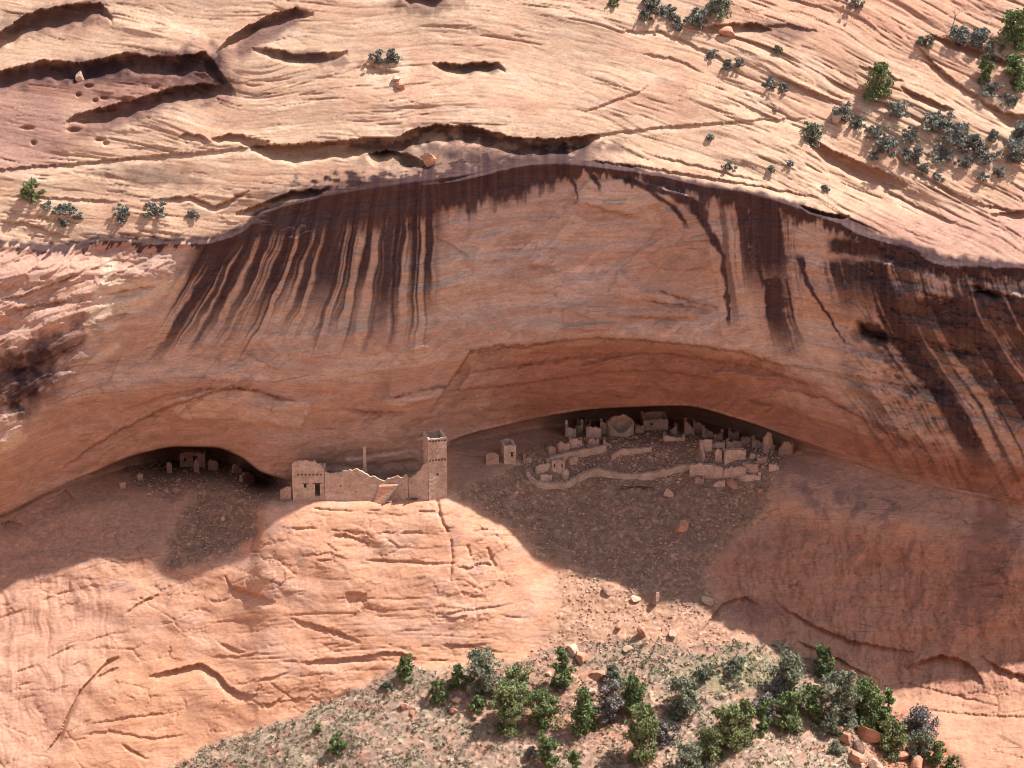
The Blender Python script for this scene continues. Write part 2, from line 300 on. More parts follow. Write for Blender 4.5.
# ---- ledges, cracks and hollows one can point to: (points, depth, height, bulge above)
HOLLOWS = [
 ([(-60,36),(0,32),(10,26),(28,13),(60,6),(85,3),(100,3),(107,10),(113,20)], 2.4, 40, .5),
 ([(-120,76),(0,71),(20,66),(45,60),(80,63),(110,57),(128,52),(150,57),(180,56),(205,52),(214,62),(226,80),(236,92)], 2.0, 38, .5),
 ([(66,122),(75,115),(100,108),(130,101),(150,95),(175,87),(200,84),(222,86),(233,93)], 1.8, 34, .3),
 ([(178,137),(188,133),(200,135),(209,141)], .7, 12, .2),
 ([(211,139),(225,135),(240,134),(256,140),(270,141)], 1.0, 18, .2),
 ([(-60,172),(0,169),(65,164),(170,154),(222,150),(256,145),(300,144),(340,142)], .45, 10, .1),
 ([(250,146),(300,144),(340,141),(375,137),(395,138),(412,130),(435,125),(465,125),(490,131),(515,138),(560,139),(600,134)], 2.5, 36, .5),
 ([(560,139),(600,134),(660,127),(700,124),(768,119),(812,118)], .35, 8, .1),
 ([(366,155),(385,150),(400,152),(418,158),(424,164)], 1.9, 30, .3),
 ([(252,48),(275,49),(297,55),(318,53),(348,52)], 1.1, 22, .2),
 ([(362,63),(370,66),(385,70),(400,72)], .5, 9, .1),
 ([(432,62),(460,65),(480,62),(498,63),(506,70)], 1.3, 22, .3),
 ([(216,54),(228,38),(245,28),(270,15),(295,8),(314,13)], 1.5, 26, .4),
 ([(400,-6),(415,-8),(445,-4)], 1.5, 26, .2),
 ([(803,134),(818,142),(832,150),(850,158),(880,170),(908,184)], 1.5, 34, .6),
 ([(900,86),(922,96),(955,110)], .9, 14, .3), ([(858,66),(880,70),(905,82)], .5, 10, .2),
 ([(980,100),(1005,112),(1030,117),(1120,130)], 1.6, 34, .3),
 ([(916,44),(928,56),(942,72),(965,88),(986,101)], .7, 14, .3), ([(922,60),(940,68),(957,84)], .4, 8, .2),
 ([(928,34),(960,43),(1000,58),(1018,66)], 1.1, 18, .3),
 ([(612,31),(660,31),(690,43),(720,57),(745,79)], .4, 8, .15), ([(640,52),(680,60),(705,74)], .3, 6, .1), ([(768,72),(800,86),(830,98)], .5, 9, .2),
 ([(696,27),(730,24),(756,23),(772,30)], 1.1, 22, .3), ([(764,26),(790,24),(820,32)], .4, 12, .1),
 ([(583,112),(615,100),(640,91),(650,84)], .3, 7, .1),
 ([(990,214),(1024,210),(1100,212)], 1.2, 26, .2),
 ([(930,178),(960,196),(990,206),(1024,212)], .5, 10, .1), ([(890,150),(925,176),(960,196)], .45, 9, .1), ([(870,180),(920,208),(960,224)], .4, 9, .1),
 ([(0,222),(25,222),(52,232),(70,238)], .5, 9, .1), ([(0,212),(40,216),(75,226)], .35, 8, .1), ([(0,195),(60,198),(130,202)], .3, 7, .1),
 ([(150,200),(190,196),(215,206),(225,202),(250,190)], .45, 10, .1), ([(235,214),(262,203),(290,192),(330,188)], .8, 14, .2),
 ([(585,160),(640,166),(700,176),(760,186),(820,198)], .45, 9, .1), ([(640,152),(700,166),(770,183)], .35, 8, .1), ([(800,205),(830,214),(850,216)], .7, 10, .2),
 # alcove
 ([(430,412),(470,352),(500,345),(522,346),(548,343),(566,340),(590,338),(640,340),(690,345),(740,352),(790,368)], 1.2, 40, .5),
 ([(470,372),(540,362),(580,356),(620,353),(670,354),(710,360),(760,367),(810,386)], .5, 18, .1),
 ([(440,392),(520,384),(600,372),(660,370),(720,380)], .35, 22, .1),
 ([(574,200),(590,205),(615,213),(640,217)], .35, 16, .25), ([(528,264),(545,267),(556,266)], .2, 9, .15), ([(640,300),(680,304),(715,310)], .35, 12, .1),
 ([(620,316),(660,318),(700,318)], .3, 12, .1), ([(656,290),(690,300),(720,308)], .3, 9, .1), ([(553,292),(564,298),(566,312),(558,324)], .25, 10, .15),
 ([(475,352),(490,354),(512,350)], .3, 9, .1), ([(60,470),(90,448),(120,430),(160,410),(200,396),(230,386),(262,392),(300,402)], .5, 16, .25),
 ([(120,412),(160,397),(200,388),(255,386)], .3, 10, .15), ([(375,400),(400,396),(430,388),(450,384)], .35, 12, .1), ([(340,408),(375,412),(408,413)], .4, 10, .1),
 ([(500,248),(530,250),(560,246)], .12, 7, .05), ([(430,234),(450,244),(468,256),(470,268)], .14, 7, .05),
 ([(780,385),(830,400),(880,428),(930,452)], .4, 16, .15), ([(768,362),(830,372),(900,384),(960,392),(1024,400)], .35, 14, .1), ([(850,330),(880,336),(920,340),(990,356)], .6, 14, .2),
 ([(855,320),(870,330),(890,334)], .9, 16, .2), ([(970,285),(1000,292),(1024,300)], .6, 10, .2), ([(920,290),(945,298),(958,302)], .7, 12, .2), ([(968,292),(985,290),(1002,296)], .8, 12, .2),
 ([(0,298),(20,296),(50,285),(85,270)], .6, 12, .2), ([(0,312),(40,304),(72,300)], .6, 10, .2), ([(0,372),(30,366),(60,352),(85,340)], .8, 18, .2), ([(0,405),(24,398),(40,384)], .7, 14, .2),
 ([(108,294),(125,290),(146,286),(156,285)], .5, 12, .1), ([(95,322),(115,316),(128,312)], .4, 9, .1),
 # lower cliff
 ([(224,574),(232,586),(245,590),(258,594),(276,602)], 1.2, 16, .2), ([(124,614),(140,602),(160,594)], .55, 9, .15), ([(208,598),(216,601),(230,598)], .3, 7, .1),
 ([(43,757),(60,733),(68,714),(80,690),(95,674),(108,660),(121,656)], 1.1, 14, .25), ([(92,680),(108,671),(120,667)], .6, 9, .1),
 ([(148,676),(180,668),(202,663),(216,672),(230,687),(246,694),(258,695)], 1.4, 18, .3), ([(216,640),(232,648),(246,652)], .5, 8, .1), ([(208,656),(240,656),(262,652)], .3, 6, .1),
 ([(290,618),(320,626),(345,634),(362,643)], .7, 11, .2), ([(300,662),(325,659),(345,658),(370,655),(390,651)], .9, 16, .25), ([(380,652),(400,652),(416,658)], .8, 11, .15),
 ([(345,593),(355,592),(367,594)], .8, 26, .1), ([(425,612),(445,614),(462,610),(490,607),(516,603)], .4, 6, .1), ([(436,616),(452,618),(470,616)], .45, 6, .1),
 ([(440,644),(470,645),(506,653)], .5, 8, .1), ([(256,681),(275,676),(291,672)], .4, 7, .1), ([(262,703),(270,704),(284,696)], .5, 8, .15), ([(455,566),(470,568),(480,562),(498,566)], .5, 8, .1),
 ([(80,735),(110,730),(150,738),(190,734)], .35, 8, .1), ([(120,742),(136,752),(150,760)], .5, 7, .1), ([(88,724),(120,718),(170,712)], .3, 7, .1),
 ([(328,536),(345,534),(362,540),(372,546)], .4, 7, .1), ([(300,556),(330,552),(350,560)], .3, 7, .1),
 ([(905,668),(922,660),(940,655),(958,657),(975,668),(984,684)], 1.5, 30, .3), ([(780,606),(820,628),(850,640),(880,646),(915,652)], .9, 18, .2), ([(795,640),(830,654),(870,676)], .7, 14, .2), ([(830,700),(870,690),(905,682),(1000,706)], .2, 6, .1),
 ([(700,632),(722,604),(745,596),(760,605)], .7, 16, .2), ([(0,524),(12,520),(22,524)], 1.2, 12, .2), ([(55,496),(66,490),(75,500)], .8, 16, .1),
 ([(905,706),(950,712),(1000,716),(1060,716)], .2, 5, .1), ([(980,655),(1000,668),(1024,676),(1060,684)], .8, 16, .3),
]
rg = np.random.RandomState(5)
EDGE = np.zeros(UU.shape)
for n_, (pts, dep, hgt, bul) in enumerate(HOLLOWS):
    xs = [p[0] for p in pts]; ys = [p[1] for p in pts]
    if xs[-1] < U0: continue
    i0, i1 = np.searchsorted(us, [xs[0], xs[-1]])
    if i1 <= i0: continue
    u = us[i0:i1]
    vc = np.interp(u, xs, ys) + (vnoise(u / 9.0, u * 0 + n_, 81) * 1.6 + vnoise(u / 3.5, u * 0 + n_, 82) * 0.7)
    span = xs[-1] - xs[0]
    tap = np.clip(np.minimum(u - xs[0], xs[-1] - u) / max(4.0, min(0.22 * span, 30.0)), 0, 1) ** 0.6
    tap = tap * (0.88 + 0.14 * vnoise(u / 17.0, u * 0 + n_, 83))
    s = VV[:, i0:i1] - vc[None]
    sm = VV[:, i0:i1] - np.interp(u, xs, ys)[None]
    big = (pts[0][1] < 240 or 335 < pts[0][1] < 425) and dep > .8
    H = hgt * (.62 if big else .9) * np.maximum(tap, .3) * (1 + .14 * vnoise(u / 12.0, u * 0 + n_, 84) + .10 * vnoise(u / 40.0, u * 0 + n_, 86))
    if 195 < pts[0][1] < 480 and not big and pts[0][0] > 50: dep = dep * 1.9
    if pts[0][1] > 490 and pts[0][0] < 520: dep = dep * .55
    q_ = np.clip(sm / H, 0, 1)
    g = np.where(s >= 0, 1 - q_ ** (2.6 if big else 1.0), 0) * dep * (1.5 if big else 1.25)
    ab = np.where(s < 0, np.exp(s / 7.0), 0) * bul * 0.6
    D[:, i0:i1] += (g - ab) * tap
    EDGE[:, i0:i1] = np.maximum(EDGE[:, i0:i1], np.exp(-(s / 2.0) ** 2) * tap * min(1, dep))
# thin slabs still hanging on the alcove wall
PLATES = [([(572,198),(590,206),(640,216),(652,206),(690,196),(640,180),(590,178)], .35), ([(655,204),(716,222),(730,262),(690,296),(625,300),(612,276),(640,250),(664,226)], .28),
 ([(618,272),(640,290),(700,300),(718,312),(650,306),(610,292)], .3), ([(430,410),(470,354),(512,348),(548,345),(560,330),(600,322),(640,330),(640,342),(560,346),(500,362),(460,392)], .3),
 ([(575,215),(560,228),(530,264),(540,268),(572,240),(590,222)], .22), ([(560,310),(600,296),(640,300),(690,308),(708,316),(650,320),(596,330),(566,330)], .25),
 ([(700,206),(730,212),(760,330),(752,352),(722,338),(716,280)], .25), ([(300,338),(400,322),(500,318),(512,330),(470,345),(400,352),(300,358)], .14), ([(160,400),(230,386),(262,392),(310,404),(300,430),(240,420),(180,418)], .3),
 ([(60,470),(100,440),(150,412),(170,408),(150,426),(110,448),(80,474)], .25), ([(375,400),(408,392),(450,386),(440,398),(400,408)], .3), ([(780,388),(840,404),(900,438),(880,440),(820,420),(770,400)], .3),
 ([(345,459),(380,456),(400,452),(420,452),(420,461),(345,466)], .35), ([(800,262),(840,270),(850,320),(800,318)], .3)]
for i_, (pg, th) in enumerate(PLATES):
    D -= poly(wob(pg, 4, 140 + i_), .8) * th * 1.5
D -= 3.0 * w_alc * (1 - sstep(150, 232, lw)) ** .6 * sstep(238, 275, VV)
D -= 1.6 * poly([(850,275),(1240,290),(1240,350),(960,330),(880,310)], 14)
RAGP = fbm(UU / 5, VV / 4, 2, 88)
# small pits in the pocked face at upper left
for _ in range(30):
    x, y = rg.uniform(0, 130), rg.uniform(82, 158)
    if rg.rand() < .5: x, y = rg.uniform(75, 175), rg.uniform(74, 112)
    r = rg.uniform(.7, 2.4) ** 1.0; st_ = rg.uniform(1.2, 3.0)
    D += 0.6 * np.exp(-(((UU - x) / (r * st_)) ** 2 + .35 * RAGP + ((VV - y) / r) ** 2) ** 2) if r > 1.6 else 0
# two upright cracks in the promontory, and the weathered block at its foot
for pts, dep, wd in (([(437,498),(439,512),(443,524),(448,532)], .5, 1.6), ([(451,540),(452,560),(450,580)], .3, 1.3), ([(262,508),(256,530),(254,552)], .9, 3.0), ([(488,548),(491,560),(496,566)], .35, 1.6), ([(468,545),(470,556)], .3, 1.4)):
    m = (VV >= pts[0][1]) & (VV <= pts[-1][1])
    c = np.interp(VV, [p[1] for p in pts], [p[0] for p in pts]) + 1.5 * vnoise(VV / 5, VV * 0, 85)
    D += m * dep * np.exp(-((UU - c) / wd) ** 2)

# ------------------------------------------------------------------ pigment of the rock and shade painted into some of its recesses
def mix(c, col, m):
    return c + (np.asarray(col)[None, None] - c) * np.clip(m, 0, 1)[..., None]
def ell(x, y, rx, ry, rot=0, soft=0.35, seed=0, rough=0.5):
    """stain with a ragged outline"""
    cr, sr = math.cos(rot), math.sin(rot)
    a = ((UU - x) * cr + (VV - y) * sr) / rx; b = (-(UU - x) * sr + (VV - y) * cr) / ry
    r = np.sqrt(a * a + b * b) + rough * (RAG if seed % 2 else RAG2)
    return 1 - sstep(1 - soft, 1 + soft, r)
RAG = fbm(UU / 16, VV / 16, 4, 90); RAG2 = fbm(UU / 12 + 9, VV / 20, 4, 91)
CB = fbm(UU / 90, VV / 40, 4, 92); CF = fbm(UU / 14, VV / 8, 3, 93)
C = np.zeros(UU.shape + (3,)); C[:] = (.50, .335, .225)
C = mix(C, (.46, .265, .175), sstep(-.2, .8, CB) * .7)
C = mix(C, (.27, .15, .105), SEAM * .55)
C = mix(C, (.54, .40, .29), sstep(.1, .8, fbm(UU / 60, Q / 14, 3, 94)) * .6)
C = mix(C, (.33, .19, .13), sstep(.15, .75, fbm(UU / 50, Q / 5, 3, 95)) * .45 * w_slick)
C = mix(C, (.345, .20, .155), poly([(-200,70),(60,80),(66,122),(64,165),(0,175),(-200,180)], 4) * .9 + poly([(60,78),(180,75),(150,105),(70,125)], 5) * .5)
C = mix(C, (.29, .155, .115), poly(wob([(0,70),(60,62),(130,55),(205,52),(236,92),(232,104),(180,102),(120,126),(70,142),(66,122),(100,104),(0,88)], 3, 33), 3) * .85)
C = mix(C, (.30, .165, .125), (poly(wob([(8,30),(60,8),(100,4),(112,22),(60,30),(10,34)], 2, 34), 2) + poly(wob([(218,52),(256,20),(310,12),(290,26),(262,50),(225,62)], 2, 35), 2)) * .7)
C = mix(C, (.44, .235, .155), poly([(730,-120),(1224,-120),(1224,120),(860,60),(700,20)], 30) * .7)
C = mix(C, (.38, .21, .16), poly([(870,215),(1224,190),(1224,290),(1024,268),(905,250),(850,228)], 10) * .8)
alc = mix(C, (.455, .322, .26), np.ones(UU.shape))
alc = mix(alc, (.505, .37, .298), sstep(-.2, .7, fbm(UU / 110, arcq / 18, 3, 96)) * .8)
alc = mix(alc, (.38, .215, .15), sstep(.0, .8, fbm(UU / 70, arcq / 9, 3, 97)) * .6)
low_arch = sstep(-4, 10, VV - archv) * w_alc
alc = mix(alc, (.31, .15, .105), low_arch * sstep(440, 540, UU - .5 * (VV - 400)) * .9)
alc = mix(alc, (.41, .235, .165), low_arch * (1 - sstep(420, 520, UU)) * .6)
alc = mix(alc, (.47, .31, .215), np.exp(-((arcq - 330 - 6 * RAG2) / 13.0) ** 2) * .4 * sstep(200, 260, UU) * (1 - sstep(520, 620, UU)))
alc = mix(alc, (.49, .36, .26), poly(wob([(410,248),(470,256),(500,296),(470,320),(405,316),(398,280)], 5, 7), 12) * .45)
alc = alc * (1 + .16 * (ax - .5) * apat + .12 * (ax2 - .5) * apat2)[..., None]
for i_, (pg, th) in enumerate(PLATES):
    tone = [(.53, .385, .30), (.37, .225, .165), (.50, .35, .27), (.40, .25, .185)][i_ % 4]
    alc = mix(alc, tone, poly(wob(pg, 4, 140 + i_), .7) * .6)
alc = alc * (1 + .22 * np.clip(slabs(s_alc * 3.4, .95) % 1.0 - .5, -.5, .5) * .5 + .10 * np.sign(np.sin(np.floor(diag * 2.2) * 9.7)) * apat)[..., None]
seam = np.clip(np.exp(-(ae / .035) ** 2) * apat * (az > .55) + np.exp(-(ae2 / .05) ** 2) * apat2 * (az2 > .6) * .6, 0, 1)
alc = mix(alc, (.24, .13, .10), np.clip(EDGE * .75 + seam * .5, 0, .8))  # dark lines: overhang shade painted under slab edges, along with stained cracks
wa = np.clip(sstep(-1, 3, VV - lipv) * (1 - sstep(-1, 1, VV - backv)), 0, 1)[..., None]
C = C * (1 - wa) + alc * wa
# left wall: pink, with cream slabs where rock has come away
C = mix(C, (.46, .275, .20), leftwall * .8)
for pg in ([(95,285),(118,278),(150,282),(190,277),(197,282),(160,298),(153,305),(152,308),(125,316),(110,322),(96,330),(88,332),(92,300)], [(88,332),(112,322),(122,326),(108,334),(94,342)], [(88,360),(100,352),(118,342),(122,347),(106,358),(92,364)], [(4,438),(20,428),(30,438),(12,450),(0,454)], [(104,258),(118,262),(110,284),(98,290)]):
    C = mix(C, (.60, .45, .33), poly(wob(pg, 3, 8), 1.5) * .9)
# low parts
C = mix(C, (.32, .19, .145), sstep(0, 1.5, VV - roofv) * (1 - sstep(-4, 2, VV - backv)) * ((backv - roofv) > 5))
C = mix(C, (.52, .285, .18), w_low)
C = mix(C, (.53, .34, .25), w_low * sstep(-.1, .6, fbm(UU / 60, VV / 34, 4, 98)) * .6)
C = mix(C, (.51, .30, .21), w_low * poly([(-200,560),(160,560),(120,640),(60,768),(-200,910)], 25) * .8)
C = mix(C, (.33, .205, .165), w_low * sstep(.35, .8, fbm(UU / 26, VV / 20, 4, 99)) * .6 * (VV < 625))
C = mix(C, (.51, .265, .155), w_low * poly([(180,640),(256,700),(390,652),(540,650),(540,690),(256,740),(180,768),(60,768),(110,668)], 18) * .7)
C = mix(C, (.34, .21, .155), poly(SLOPE_L, 8) * .95 + poly([(455,445),(520,425),(560,432),(530,452),(500,470),(475,495),(455,500)], 5) * .9)
C = mix(C, (.36, .185, .125), m_red * .9)
C = mix(C, (.24, .115, .08), m_red * sstep(-.05, .35, fbm(UU / 7 + fbm(UU / 30, VV / 30, 2, 104), VV / 34, 4, 100)) * .55)
C = mix(C, (.40, .22, .15), m_red * sstep(.1, .5, fbm(UU / 22, VV / 26, 4, 105)) * .5)
C = mix(C, (.36, .22, .165), poly(wob([(768,448),(850,462),(900,478),(960,494),(1240,566),(1240,600),(1024,545),(950,528),(850,512),(770,500)], 6, 9), 7) * .95)
C = mix(C, (.20, .13, .12), poly(wob([(780,470),(830,482),(890,508),(905,528),(850,525),(800,505)], 8, 10), 6) * sstep(-.1, .5, RAG) * .8)
C = mix(C, (.24, .125, .095), (ell(985, 560, 26, 60, .2, .4, 1) + ell(965, 590, 8, 30, .1, .4, 2) + ell(752, 612, 34, 12, -.2, .4, 1)) * .8)
C = mix(C, (.45, .25, .16), poly([(815,668),(870,668),(905,690),(980,700),(1240,720),(1240,900),(1000,900),(960,760),(900,712)], 8) * .9)
C = mix(C, (.40, .245, .165), m_sand)
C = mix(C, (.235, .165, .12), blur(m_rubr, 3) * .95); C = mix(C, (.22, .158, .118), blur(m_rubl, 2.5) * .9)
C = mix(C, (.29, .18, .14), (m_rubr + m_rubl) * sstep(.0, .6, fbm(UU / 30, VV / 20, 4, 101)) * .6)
C = mix(C, (.30, .215, .16), m_talus)
C = mix(C, (.28, .24, .17), m_talus * sstep(-.1, .5, fbm(UU / 26, VV / 16, 4, 102) + .5 * sstep(420, 260, UU)) * .85)
C = mix(C, (.37, .20, .14), m_talus * sstep(.25, .7, fbm(UU / 22, VV / 14, 4, 103)) * .7)
C = mix(C, (.37, .195, .135), m_talus * poly(wob([(470,690),(520,660),(580,655),(650,700),(660,768),(560,745),(480,715)], 8, 11), 12) * .6)
C = mix(C, (.42, .19, .12), poly(wob([(850,712),(900,706),(950,742),(968,775),(880,775),(862,740)], 5, 12), 4) * .85)
C = mix(C, (.21, .20, .115), m_talus * poly(wob([(670,668),(740,656),(800,660),(800,688),(740,694),(690,690)], 6, 13), 8) * .75)
# pale band and bare slabs behind the long wall of the ruin
C = mix(C, (.50, .36, .27), poly(wob([(343,462),(372,458),(400,452),(421,452),(421,474),(345,478)], 2, 14), 2) * .85)
# desert varnish: runs that hang from the lip
VN = np.zeros(UU.shape)
PALE = np.zeros(UU.shape)
w0 = VV - 215.0
cc = .0021 * w0
uw = UU + 2.6 * vnoise(UU / 22, VV / 34, 106) + 1.2 * vnoise(UU / 9, VV / 15, 107) + .0009 * np.maximum(0, VV - 215) ** 2 * sstep(400, 250, UU)
uo = np.where(UU < 440, (uw + 440 * cc) / (1 + cc), UU)
fil = .55 * vnoise(uo / 7.5, VV / 300, 110) + .45 * vnoise(uo / 3.2, VV / 220, 111) + .30 * vnoise(uo / 1.7, VV / 150, 112)
leng = 326 + 30 * vnoise(uo / 11, uo * 0, 113) + 14 * vnoise(uo / 3, uo * 0, 114)
zone = sstep(204, 224, uo) * (1 - sstep(424, 442, uo))
fade = 1 - sstep(-70, 14, VV - leng)
edge_dark = 1 - sstep(6, 44, VV - lipv - 10 * RAG2)
VN = np.maximum(VN, zone * w_alc * np.clip(sstep(-.30, .22, fil + .03 + .45 * edge_dark - .36 * (1 - fade)) * (.65 + .35 * fade) * (1 - sstep(0, 26, VV - leng)), 0, 1))
for x0, wdt, v1 in ((236, 6, 372), (250, 4, 352), (262, 5, 350), (276, 3, 330), (296, 7, 334), (310, 3, 320), (322, 4, 340), (340, 9, 326), (372, 5, 320), (392, 6, 342), (404, 3, 330), (430, 5, 322)):
    VN = np.maximum(VN, (1 - sstep(.5, 1.1, np.abs(uo - x0 - 1.2 * RAG2) / wdt - .5 * fil)) * w_alc * (1 - sstep(v1 - 60, v1, VV)))
# denser dark coat close under the lip and on the ledges just above it, undercut shade painted in
bandw = hermite([-200,0,60,200,250,300,330,430,450,500,560,600,640,700,760,830,860,900,1000,1224], [3,4,5,6,18,32,38,40,38,38,24,10,14,16,18,14,16,18,16,14], us)[None]
VN = np.maximum(VN, sstep(-7, -2, VV - lipv + 3 * RAG) * (1 - sstep(bandw * .6, bandw * 1.05, VV - lipv + 7 * RAG2 + 10 * fil)))
VN = np.maximum(VN, sstep(262, 320, UU) * (1 - sstep(570, 620, UU)) * sstep(.42, .62, (VV - lipv + 36) / 36 * .9 + .30 * RAG2 + .22 * fbm(UU / 16, Q / 4, 3, 119)) * (VV > lipv - 40) * (VV < lipv + 1) * .97)
VN = np.maximum(VN, poly(wob([(330,142),(375,137),(410,128),(440,124),(480,127),(515,137),(600,140),(640,150),(560,156),(500,160),(440,158),(380,152)], 3, 31), 4) * sstep(-.4, .2, RAG) * .7)  # varnish in the undercut, laid on to paint its shade darker
VN = np.maximum(VN, np.exp(-((uo - 437) / 5.0) ** 2) * w_alc * (1 - sstep(215, 260, VV)) * .6)
for pts in ([(455,178,7),(458,196,6),(456,205,3)], [(470,176,4),(472,192,2)], [(516,168,3),(519,186,2)], [(566,168,3),(574,186,3),(578,196,1)], [(588,170,3),(600,186,2)],
            [(620,176,7),(650,188,11),(680,196,13),(695,205,12),(704,222,6),(715,240,5),(724,256,4),(726,285,3),(730,320,2)], [(640,184,5),(672,206,5),(686,222,3)],
            [(700,190,5),(742,200,5),(748,228,4),(757,252,4),(763,285,2)],
            [(800,258,4),(806,282,3),(830,318,2),(845,340,1)], [(860,326,8),(878,334,9),(890,336,6)], [(898,240,10),(915,248,16),(935,260,12)],
            [(832,216,12),(850,222,14),(868,232,10)], [(830,246,8),(880,248,14),(905,258,12),(950,264,9),(1024,272,8),(1100,280,7)]):
    # a run of varnish: centre line and half width, broken by bedding
    ysr = [p[1] for p in pts]; xsr = [p[0] for p in pts]; ws = [p[2] for p in pts]
    if ysr[-1] - ysr[0] >= .35 * abs(xsr[-1] - xsr[0]):
        m = sstep(ysr[0] - 4, ysr[0] + 1, VV) * (1 - sstep(ysr[-1] - 2, ysr[-1] + 8, VV))
        x = np.interp(VV, ysr, xsr) + 2.5 * RAG; wd = np.interp(VV, ysr, ws)
        m = m * (1 - sstep(.55, 1.15, np.abs(UU - x) / wd + .35 * RAG2))
    else:
        m = sstep(xsr[0] - 4, xsr[0] + 4, UU) * (1 - sstep(xsr[-1] - 4, xsr[-1] + 4, UU))
        y = np.interp(UU, xsr, ysr) + 2.5 * RAG; wd = np.interp(UU, xsr, ws)
        m = m * (1 - sstep(.5, 1.2, np.abs(VV - y) / wd + .45 * RAG2))
    VN = np.maximum(VN, m * .95)
slr = hermite([-200,700,770,860,920,1224], [.1,.16,.22,.42,.5,.5], us)[None] * (.55 + .45 * sstep(280, 420, VV))
ur = UU - slr * (VV - 250) + 2.2 * vnoise(UU / 22, VV / 34, 108) + 1.0 * vnoise(UU / 9, VV / 14, 109)
filr = .5 * vnoise(ur / 7, VV / 240, 115) + .45 * vnoise(ur / 3.1, VV / 190, 116) + .3 * vnoise(ur / 1.6, VV / 120, 117) + .18 * fbm(UU / 18, VV / 5, 2, 118)
for cx, hw, va_, vb_, st_ in ((766,19,196,300,1.0),(769,11,280,356,1.0),(745,4,190,285,.9),(757,3,200,300,.8),(727,3,200,330,.5),
                              (858,26,262,318,1.0),(846,10,258,300,.8),(874,10,262,480,1.0),(886,5,290,420,.8),(898,6,270,390,.7),(912,12,296,345,.9),(936,22,300,372,.95),(930,9,300,440,.8),(944,10,300,492,1.0),(957,6,330,480,.8),
                              (972,14,290,352,.85),(985,8,300,470,.8),(1004,16,300,380,.9),(1012,6,330,480,.85),(1030,20,290,420,.8),(1060,14,290,470,.8),(1090,16,290,420,.8)):
    e_ = (1 - sstep(.65, 1.05, np.abs(ur - cx) / (1.4 * hw) - .9 * filr)) * sstep(va_ - 5, va_ + 3, VV + 5 * RAG) * (1 - sstep(vb_ - 45, vb_ + 4, VV + 10 * filr))
    VN = np.maximum(VN, e_ * st_ * w_alc)
VN = np.maximum(VN, sstep(830, 900, UU) * w_alc * sstep(-.12, .35, filr + .3 * RAG) * (1 - sstep(390, 500, VV - .25 * (UU - 900))) * .85)
VN = np.maximum(VN, leftwall * (ell(22, 380, 46, 26, -.5, .5, 1, .7) + ell(60, 345, 40, 14, -.5, .5, 2, .7) * .6 + ell(40, 400, 24, 20, -.6, .5, 1, .8)) * .8)
VN = np.maximum(VN, w_slick * (ell(150, 175, 40, 10, .1, .5, 1) * .35 + ell(305, 194, 45, 7, -.1, .5, 2) * .7 + ell(445, 166, 60, 14, .05, .5, 1) * .5 + ell(500, 157, 60, 9, .1, .5, 2) * .6 + ell(780, 30, 30, 7, .1, .5, 1) * .45 + ell(60, 74, 80, 10, -.1, .4, 2) * .6 + ell(140, 68, 70, 14, -.1, .5, 1) * .5 + ell(203, 74, 30, 22, .2, .5, 1) * .6 + ell(150, 108, 60, 9, -.35, .5, 2) * .35 + ell(310, 58, 36, 6, .1, .4, 2) * .5 + ell(470, 68, 34, 5, 0, .4, 1) * .6 + ell(270, 30, 40, 9, -.5, .4, 1) * .45 + ell(425, 3, 30, 10, 0, .4, 2) * .5))  # varnish patches; those inside the hollows also paint in their shade
VN = np.maximum(VN, w_slick * ell(60, 18, 55, 12, -.2, .5, 2) * .4)  # varnish and painted shade in the top-left hollow
PALE = zone * w_alc * (1 - sstep(-10, 20, VV - leng)) + .6 * sstep(735, 760, UU) * w_alc * sstep(-.2, .3, filr) * (1 - sstep(340, 440, VV - .2 * (UU - 800)))
C = mix(C, (.54, .385, .28), PALE * .65)
VN = np.clip(VN * 1.06, 0, 1) ** .62
brk = .95 + .08 * np.clip(fil, -1, 1)
VN = np.clip(VN, 0, 1) * brk
C = mix(C, (.050, .027, .030), VN)
halo = np.clip(blur(VN, 5) * .5, 0, .35) * (1 - VN)
C = mix(C, (.24, .105, .07), halo * .8)
C = C * (1 + .10 * CF + .07 * vnoise(UU / 2.6, VV / 2.2, 115))[..., None]
C = np.clip(C * np.array([1.0, .985, .985]), .01, .8)
QS = np.where(VV < lipv, Q, np.where(VV < roofv, arcq + 6 * warp + rightwall * (.13 * (900 - UU)), lq))
STONY = np.clip(m_loose - .35 * m_sand + .35 * poly(SLOPE_L, 8), 0, 1)
# ------------------------------------------------------------------ build the land
PTS = pt(UU, VV, D)
def new_mat(name):
    m = bpy.data.materials.new(name); m.use_nodes = True
    nt = m.node_tree
    b = nt.nodes['Principled BSDF']
    b.inputs['Roughness'].default_value = .92
    b.inputs['Specular IOR Level'].default_value = .15
    return m, nt, b
def noise(nt, scale, detail=6, rough=.6, vec=None):
    n = nt.nodes.new('ShaderNodeTexNoise'); n.inputs['Scale'].default_value = scale
    n.inputs['Detail'].default_value = detail; n.inputs['Roughness'].default_value = rough
    if vec: nt.links.new(vec, n.inputs['Vector'])
    return n.outputs['Fac']
def ramp(nt, fac, stops):
    r = nt.nodes.new('ShaderNodeValToRGB')
    while len(r.color_ramp.elements) < len(stops): r.color_ramp.elements.new(.5)
    for e, (p, c) in zip(r.color_ramp.elements, stops):
        e.position = p; e.color = (c[0], c[1], c[2], 1) if hasattr(c, '__len__') else (c, c, c, 1)
    nt.links.new(fac, r.inputs[0])
    return r.outputs[0]
def mult(nt, a, b, fac=1.0):
    m = nt.nodes.new('ShaderNodeMix'); m.data_type = 'RGBA'; m.blend_type = 'MULTIPLY'
    m.inputs[0].default_value = fac
    nt.links.new(a, m.inputs[6]); nt.links.new(b, m.inputs[7])
    return m.outputs[2]
